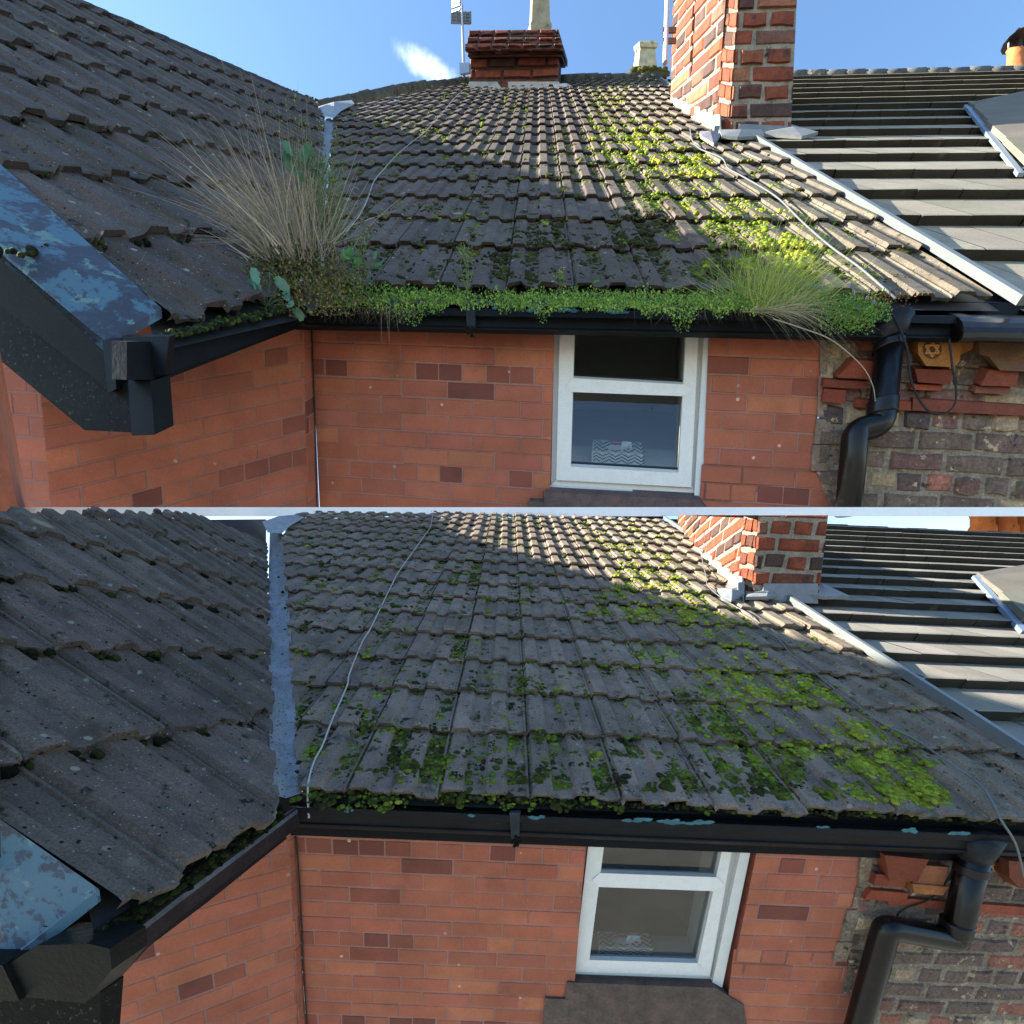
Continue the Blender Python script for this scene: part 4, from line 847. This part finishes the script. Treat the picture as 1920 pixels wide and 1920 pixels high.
ae2 = empty(U, 'tv_aerial', U.cf.hit(1250, 120) + U.Z * .6, 'bare aerial mast clamped to the side of the tall chimney, upper view', 'aerial'); ap = U.cf.shift(U.Z * .9)
g = G(); g.tube([ap.hit(1252, -20), ap.hit(1247, 118)], .03, lin('b4b8bc'), seg=8); mk(U, 'mast', g, M['metal'], ae2)
g = G()
for y in (55, 75): g.tube([ap.hit(1243, y), ap.hit(1268, y)], .02, lin('7a5a4a'), seg=5); g.tube([ap.hit(1243, y + 3), ap.hit(1268, y + 3)], .02, lin('7a5a4a'), seg=5)
mk(U, 'clamp_bars', g, M['metal'], ae2)

# ================================================================== cables
def curve(pts, n_=8):
    o_ = []
    for i in range(len(pts) - 1):
        p0, p1, p2, p3 = pts[max(0, i - 1)], pts[i], pts[i + 1], pts[min(len(pts) - 1, i + 2)]
        for k in range(n_):
            t = k / n_; o_.append(p0 * (-.5 * t + t * t - .5 * t ** 3) + p1 * (1 - 2.5 * t * t + 1.5 * t ** 3) + p2 * (.5 * t + 2 * t * t - 1.5 * t ** 3) + p3 * (-.5 * t * t + .5 * t ** 3))
    return o_ + [pts[-1]]
def cable(pl, pts, r, col, label, cat='cable', name='cable', group=None, mat='cable'):
    g = G(); g.tube(curve(pts), r, lin(col), seg=7); return tag(mk(pl, name, g, M[mat], smooth=True), label, cat, group)
rN = lambda pl, L_, o_=.05: [pl.roof.hit(*p) + pl.N * o_ for p in L_]
cable(U, rN(U, [(868, 176), (850, 195), (835, 215), (800, 255), (780, 272), (750, 298), (722, 330), (705, 352), (694, 385), (680, 415), (668, 432), (645, 462)]), .0036, 'a39f98', 'pale grey wire lying down the left of the main roof, upper view')
cable(U, rN(U, [(1292, 250), (1296, 275), (1310, 292), (1350, 310), (1362, 330), (1392, 348), (1450, 385), (1500, 436), (1550, 482), (1600, 520), (1640, 556), (1668, 582)], .06), .0042, '66686a', 'grey wire crossing the right tiles towards the downpipe, upper view')
gq = U.gp.shift(-U.Z * .03)
cable(U, [gq.hit(*p) for p in [(1672, 584), (1690, 622), (1702, 660), (1706, 700), (1716, 735), (1738, 768), (1765, 777), (1788, 762), (1793, 735), (1786, 690), (1780, 636)]], .0038, '16181c', 'black cable looping below the gutter beside the downpipe, upper view')
cable(U, [U.wall.shift(-U.Z * .012).hit(*p) for p in [(584, 606), (587, 700), (591, 800), (595, 963)]], .0035, '1d2120', 'thin dark cable running down the inner wall corner, upper view')
cable(Lw, rN(Lw, [(812, 972), (808, 995), (795, 1015), (752, 1078), (740, 1100), (712, 1160), (698, 1190), (682, 1218), (660, 1275), (655, 1300), (628, 1365), (612, 1410), (595, 1445), (585, 1490)], .05) + [Lw.gp.hit(582, 1532) - Lw.Z * .01], .0042, 'aeaaa2', 'pale grey wire lying down the left of the main roof, lower view')
cable(Lw, rN(Lw, [(1302, 985), (1312, 1050), (1320, 1090), (1325, 1112), (1358, 1140), (1400, 1165), (1412, 1185), (1450, 1210), (1475, 1240), (1510, 1268), (1560, 1312), (1600, 1342), (1640, 1372), (1700, 1402), (1760, 1445), (1820, 1490)], .06) + [Lw.gp.hit(1868, 1535) - Lw.Z * .02, Lw.gp.hit(1895, 1580) - Lw.Z * .02, Lw.gp.hit(1910, 1640) - Lw.Z * .02], .0042, '66686a', 'grey wire crossing the right tiles and dropping over the gutter, lower view')
cable(Lw, [Lw.wall.shift(-Lw.Z * .012).hit(*p) for p in [(554, 1568), (561, 1650), (568, 1800), (579, 1990)]], .0035, '1d2120', 'thin dark cable running down the inner wall corner, lower view')
cable(Lw, [Lw.wall.shift(-Lw.Z * .04).hit(*p) for p in [(1796, 1600), (1782, 1640), (1760, 1672), (1735, 1690), (1700, 1702), (1684, 1714), (1677, 1730)]], .004, '1a1614', 'short black cable behind the downpipe, lower view')

# ================================================================== plants (upper)
gz = lambda x: U.gp.hit(x, 575).z
def gpt(x, y, back=0.): return U.gp.hit(x, y) + U.Z * back
UV = U.Up
# 1 dry grass tuft in the corner
g = G(); dry = [lin('a08d74'), lin('b5a283'), lin('8a7b60'), lin('7d7c52'), lin('c4b096'), lin('94806e')]
for _ in range(950):
    x = R.gauss(548, 34); base = ray(x, 470 + R.uniform(-22, 22)) * (1.95 + R.uniform(-.12, .12))
    t = (x - 550) / 60; d = Vector((t * .55 - .34 + R.gauss(0, .32), 1 + R.gauss(0, .1), R.gauss(0, .25)))
    L_ = R.uniform(.20, .60) * (1 - .12 * abs(t)); blade(g, base, d, L_, R.choice((.0008, .0012, .0018, .0028)), Vector((R.gauss(-.05, .2) + t * .08, -.08 + R.gauss(0, .06), R.gauss(0, .1))), vary(R.choice(dry), .2), seg=5)
for _ in range(26):
    base = ray(R.uniform(470, 540), 455) * 1.9; d = Vector((-1 - R.random(), R.uniform(.0, .9), R.gauss(0, .15))); blade(g, base, d, R.uniform(.25, .48), .0011, Vector((-.1, -.1 + R.gauss(0, .1), 0)), vary(lin('94877a'), .2), seg=7)
tag(mk(U, 'dry_grass_tuft', g, M['leaf']), 'tall tuft of dry straw coloured grass in the left roof corner', 'grass')
# 2 tall seed stems
def seed_plant(name, base, stems, label, cat, green=False):
    e = empty(U, name, base, label, cat); gs, gl_, gf = G(), G(), G()
    for x, y in stems:
        top = ray(x, y) * (base.z * R.uniform(.97, 1.03)); mid = base.lerp(top, .5) + Vector((R.gauss(0, .012), .01, 0)); P = curve([base, mid, top], 6)
        gs.tube(P, .0022, lin('6f7a48' if green else '6a6a48'), seg=5, r1=.0009)
        for i in range(3, len(P)):
            for _ in range(2 if green else 1): leaf(gl_, P[i], rdir(.4), R.uniform(.008, .026) * (1 if green else .9), vary(lin('6f8a45'), .25), .35)
        for _ in range(6):
            q = P[R.randint(len(P) * 2 // 3, len(P) - 1)]; t = q + rdir(1.) * R.uniform(.012, .035); gs.tube([q, t], .0007, lin('6c7448'), seg=4)
            lumps(gf, [(t, .0035, .004, vary(R.choice([lin('b5a84a'), lin('8a8450'), lin('a59c78')]), .2))], Vector((1, 0, 0)), Vector((0, 1, 0)), Vector((0, 0, -1)))
    mk(U, 'stem', gs, M['leaf'], e); mk(U, 'leaves', gl_, M['leaf'], e); mk(U, 'flower_heads', gf, M['leaf'], e); return e
seed_plant('tall_weed', ray(565, 430) * 2.0, [(490, 185), (513, 200), (540, 195), (552, 185), (575, 188), (600, 235), (632, 262), (585, 250), (560, 225)], 'tall leggy weed with yellow seed heads rising above the dry grass', 'weed')
seed_plant('weed_sprig', ray(672, 500) * 1.98, [(640, 425), (682, 412), (690, 428), (660, 450), (674, 440)], 'green weed sprig with buds just right of the dark corner weeds', 'weed', True)
seed_plant('weed_sprig', ray(876, 548) * 1.95, [(866, 464), (878, 466), (872, 480), (868, 462)], 'single upright sprig with pale flower heads standing in the gutter middle', 'weed', True)
seed_plant('weed_sprig', ray(1049, 548) * 1.95, [(1045, 512), (1051, 515)], 'tiny yellowing sprig in the gutter left of the window', 'weed', True)
# 3 dark bramble mass
g = G(); cols = [lin('6c6a44'), lin('545834'), lin('7c784a'), lin('7e6650'), lin('849050'), lin('5c6c3a')]
for _ in range(9500):
    x, y = R.gauss(562, 66), R.gauss(508, 46)
    if not (452 < x < 690 and 415 < y < 592) or y < 430 + abs(x - 560) * .55: continue
    P = ray(x, y) * (1.93 + R.uniform(-.09, .12)); leaf(g, P, rdir(.2), R.uniform(.006, .017), vary(R.choice(cols), .35, .12), .7)
for _ in range(260):
    P = ray(R.gauss(560, 50), R.uniform(430, 590)) * (1.93 + R.uniform(-.1, .1)); blade(g, P, rdir(.3), R.uniform(.04, .10), .0008, rdir(0) * .3, vary(lin('6a5646'), .3), seg=4)
tag(mk(U, 'dark_weed_mass', g, M['leaf']), 'dense brownish tangle of weeds filling the corner of the gutter', 'weeds', None, 'stuff')
# leafy growth climbing the valley
g = G()
for _ in range(2600):
    t = R.random(); x, y = R.gauss(592 + 14 * t, 17 + 8 * (1 - t)), 455 - 150 * t + R.gauss(0, 12); leaf(g, ray(x, y) * (2.0 + R.uniform(-.08, .12)), rdir(.8), R.uniform(.006, .02), vary(R.choice([lin('6a8048'), lin('7d9058'), lin('54703e'), lin('94905c')]), .3, .1), .35)
for _ in range(160):
    x = R.gauss(600, 20); blade(g, ray(x, 460) * 2.0, Vector((R.gauss(.05, .15), 1, R.gauss(0, .1))), R.uniform(.15, .5), .0014, Vector((R.gauss(0, .15), -.05, 0)), vary(lin('77804c'), .25), seg=5)
tag(mk(U, 'valley_weeds', g, M['leaf']), 'green leafy weeds climbing the valley behind the dry grass', 'weeds', None, 'stuff')
# 4 gutter weed mat
g = G(); gc = [lin('7da044'), lin('8fb04c'), lin('6c8f3c'), lin('9dbb58'), lin('5c8040')]
def mat_half(x):
    v = noise.noise(Vector((x * .021, 2, 0))) + .6 * noise.noise(Vector((x * .06, 7, 0)))
    hi = 20 + 12 * v + (22 * math.exp(-((x - 660) / 60) ** 2)); lo = 16 + 20 * noise.noise(Vector((x * .03, 5, 1))) + 26 * math.exp(-((x - 760) / 40) ** 2) + 32 * math.exp(-((x - 1275) / 25) ** 2) + 14 * math.exp(-((x - 1020) / 18) ** 2)
    return hi, max(4, lo)
for _ in range(17000):
    x = R.uniform(600, 1420)
    if 872 < x < 930 and R.random() < .6: continue
    yc = 560 + (x - 600) * .012; hi, lo = mat_half(x); t = R.gauss(0, .55); y = yc - t * hi if t > 0 else yc - t * lo
    if y < yc - hi * 1.3 or y > yc + lo * 1.15: continue
    P = ray(x, y) * (gz(x) - .06 + R.uniform(-.05, .12) - (.04 if y > yc + 8 else 0)); col = R.choice(gc) if x > 720 else R.choice(gc + [lin('7c7a48'), lin('5c6234')])
    leaf(g, P, rdir(.7), R.uniform(.005, .013), vary(col, .3, .1), .75)
for _ in range(150):
    x = R.choice((R.uniform(600, 780), R.uniform(600, 780), R.uniform(1180, 1420))); blade(g, ray(x, 575) * (gz(x) - .06), Vector((R.gauss(0, .3), -1, -.2)), R.uniform(.03, .11), .0008, Vector((R.gauss(0, .3), -.1, 0)), vary(lin('93836a'), .2), seg=4)
tag(mk(U, 'gutter_weeds', g, M['leaf']), 'bright green mat of small leaved weeds growing along the gutter', 'weeds', None, 'stuff')
g = G()
for x0 in (735, 742, 728, 752): blade(g, ray(x0 - 10, 570) * 1.96, Vector((R.gauss(.05, .08), -1, -.05)), R.uniform(.14, .22), .0010, Vector((R.gauss(.05, .05), 0, 0)), lin('b0a083'), seg=6)
tag(mk(U, 'hanging_straw', g, M['leaf']), 'dry straws hanging from the gutter over the left brickwork', 'grass')
# 5 grass tuft on the right
g = G(); gg = [lin('93a44c'), lin('a4b056'), lin('7c9440'), lin('b8b468'), lin('688438')]
for _ in range(850):
    x = R.gauss(1440, 38); base = ray(x, 572 + R.gauss(0, 8)) * (gz(x) - .03 + R.uniform(-.06, .08)); t = (x - 1435) / 40
    d = Vector((t * .5 + R.gauss(.05, .55), .9 + R.gauss(0, .25), R.gauss(-.05, .35))); L_ = R.uniform(.10, .34)
    blade(g, base, d, L_, R.uniform(.0010, .0020), Vector((R.gauss(.05, .2), -.28 + R.gauss(0, .12), R.gauss(-.1, .1))), vary(R.choice(gg), .2), seg=6)
for _ in range(150):
    base = ray(R.gauss(1455, 30), 585) * (gz(1450) - .07); d = Vector((R.uniform(.1, 1.1), R.gauss(-.05, .25), -.2)); blade(g, base, d, R.uniform(.10, .25), .0010, Vector((.05, -.55 + R.gauss(0, .15), 0)), vary(lin('a79d7a'), .2), seg=6)
for _ in range(30): blade(g, ray(R.gauss(1400, 30), 565) * 1.95, Vector((-1, R.uniform(.1, .9), 0)), R.uniform(.1, .22), .0009, Vector((-.05, -.2, 0)), vary(lin('8a9a5a'), .2), seg=6)
tag(mk(U, 'green_grass_tuft', g, M['leaf']), 'arching tuft of green grass growing in the gutter above the right wall', 'grass')
g = G(); P = [ray(*p) * (gz(p[0]) - .1) for p, d in (((1450, 598), 1.98), ((1500, 614), 1.95), ((1560, 638), 1.95), ((1615, 685), 1.95), ((1636, 722), 1.95), ((1641, 752), 1.95))]; g.tube(curve(P), .0022, lin('b7ab98'), seg=5, r1=.0012)
tag(mk(U, 'dry_stalk', g, M['leaf']), 'long curved dry stalk arching in front of the black downpipe', 'grass')
# 6 herb clump with pink flowers
g = G()
for _ in range(4200):
    x = R.gauss(1595, 36); y = R.gauss(585, 17)
    if not (1520 < x < 1672 and 545 < y < 628) or (x > 1640 and y > 600): continue
    leaf(g, ray(x, y) * (gz(x) - .05 + R.uniform(-.05, .08)), rdir(.5), R.uniform(.005, .012), vary(R.choice([lin('68903e'), lin('769c44'), lin('88a450'), lin('567c38')]), .3, .1), .7)
for _ in range(420):
    x, y = R.gauss(1640, 34), R.gauss(562, 9); leaf(g, ray(x, y) * (gz(x) - .02), rdir(.8), R.uniform(.006, .014), vary(R.choice([lin('8a4a3e'), lin('a06a4c'), lin('6d8040')]), .25), .4)
hb = tag(mk(U, 'flowering_herb', g, M['leaf']), 'low green herb with small pink flowers left of the downpipe outlet', 'weed')
g = G()
for x, y in [(1587, 528), (1601, 551), (1626, 558), (1608, 580), (1638, 566), (1592, 533)]:
    P = ray(x, y) * (gz(x) - .08)
    for k in range(5):
        a = k * 1.257; d = Vector((math.cos(a), math.sin(a), -.3)); leaf(g, P, d, .009, vary(lin('b684c8'), .1), .8)
mk(U, 'pink_flowers', g, M['leaf'], hb)
g = G()
for x, y in [(508, 421), (529, 432), (611, 468), (648, 456), (565, 526), (545, 395)]:
    P = ray(x, y) * 1.82; e_ = None
    for k in range(5):
        a = k * 1.257; leaf(g, P, Vector((math.cos(a), math.sin(a), -.3)), .007, vary(lin('b080c4'), .1), .8)
tag(mk(U, 'small_purple_flowers', g, M['leaf']), 'scattered small purple flowers in the dark corner weeds', 'flowers', None, 'stuff')
# 7 broad leaved plant + upper broad leaves
def broad(name, centre, n_, spread, size, col, label):
    g = G(); gs = G(); P = ray(*centre) * 1.86; e = empty(U, name, P, label, 'plant')
    for _ in range(n_):
        d = Vector((R.gauss(0, 1), R.uniform(.0, .8), R.gauss(-.3, .6))).normalized(); q = P + d * spread * R.uniform(.4, 1.2); gs.tube([P, P.lerp(q, .5) + UV * .006, q], .0013, lin('66805c'), seg=5)
        leaf(g, q, d + Vector((0, -.25, -.3)), size * R.uniform(.6, 1.2), vary(col, .15, .06), 1.15, True)
    mk(U, 'leaves', g, M['leaf'], e); mk(U, 'stem', gs, M['leaf'], e)
broad('broad_leaved_plant', (500, 575), 20, .085, .05, lin('6d9a86'), 'blue green broad leaved seedling on the edge of the bay gutter')
broad('broad_leaved_plant', (572, 318), 16, .045, .045, lin('527a5c'), 'green broad leaves half hidden behind the dry grass')
broad('broad_leaved_plant', (690, 500), 14, .06, .035, lin('5e8a5a'), 'feathery green leaves spilling onto the tiles right of the corner')
# moss / dirt in the bay gutter (upper)
g = G(); its = []
for _ in range(420):
    x = R.uniform(300, 560); y = 640 - (x - 300) * .235 + R.gauss(-3, 4); its.append((U.wing.hit(x, y) + U.Wn * .01, R.uniform(.004, .012), .008, vary(R.choice([lin('2c3018'), lin('3f4a20'), lin('1c1d14')]), .3)))
lumps(g, its, U.Z, U.X, U.Up); tag(mk(U, 'gutter_moss', g, M['moss'], smooth=True), 'dark moss packed in the bay gutter, upper view', 'moss', None, 'stuff')
g = G(); its = []
for _ in range(700):
    t = R.random(); x = 190 + t * 340; y = 1752 - t * 240 + R.gauss(4, 7); its.append((Lw.wing.hit(x, y) - Lw.Wn * R.uniform(0, .03), R.uniform(.005, .014), .009, vary(R.choice([lin('20240f'), lin('15170f'), lin('2e3a16'), lin('1c1d14')]), .3)))
lumps(g, its, Lw.Z, Lw.X, Lw.Up); tag(mk(Lw, 'gutter_moss', g, M['moss'], smooth=True), 'dark moss under the tile edge of the bay gutter, lower view', 'moss', None, 'stuff')
# eave moss of lower roof
g = G(); its = []
for _ in range(520):
    x = R.uniform(570, 1900); P = Lw.roof.hit(x, 1503 + (x - 960) * .042); its.append((P + Lw.N * R.uniform(-.01, .02), R.uniform(.004, .013), .009, vary(R.choice([lin('2a2c18'), lin('36401c'), lin('4a4a30'), lin('1c1d14')]), .3)))
lumps(g, its, Lw.X, Lw.B, Lw.N); tag(mk(Lw, 'eave_moss', g, M['moss'], smooth=True), 'mossy crust along the bottom tile edge above the cleaned gutter', 'moss', None, 'stuff')

# ================================================================== slab added as divider between the two views, ground
s = U.s; g = G()
A0 = ray(-260, 951) * .80; A1 = ray(2180, 951) * .80; C0 = ray(-260, 968) * .80; C1 = ray(2180, 968) * .80
e = ray(960, 959.5) * .25; 
g.add([A0, A1, C1, C0, A0 + e, A1 + e, C1 + e, C0 + e], [(0, 1, 2, 3), (4, 5, 6, 7), (0, 1, 5, 4), (3, 2, 6, 7), (0, 3, 7, 4), (1, 2, 6, 5)])
tag(mk(U, 'white_divider_slab', g, M['conc']), 'long white slab added as the dividing line between the two views', 'slab')
me = bpy.data.meshes.new('ground'); me.from_pydata([(-900, -900, 0), (900, -900, 0), (900, 900, 0), (-900, 900, 0)], [], [(0, 1, 2, 3)]); me.materials.append(M['ground'])
o = bpy.data.objects.new('ground', me); link(o); o['kind'] = 'structure'
for o in bpy.data.objects:
    if '_b' in o: del o['_b']
sc.render.engine = 'CYCLES'
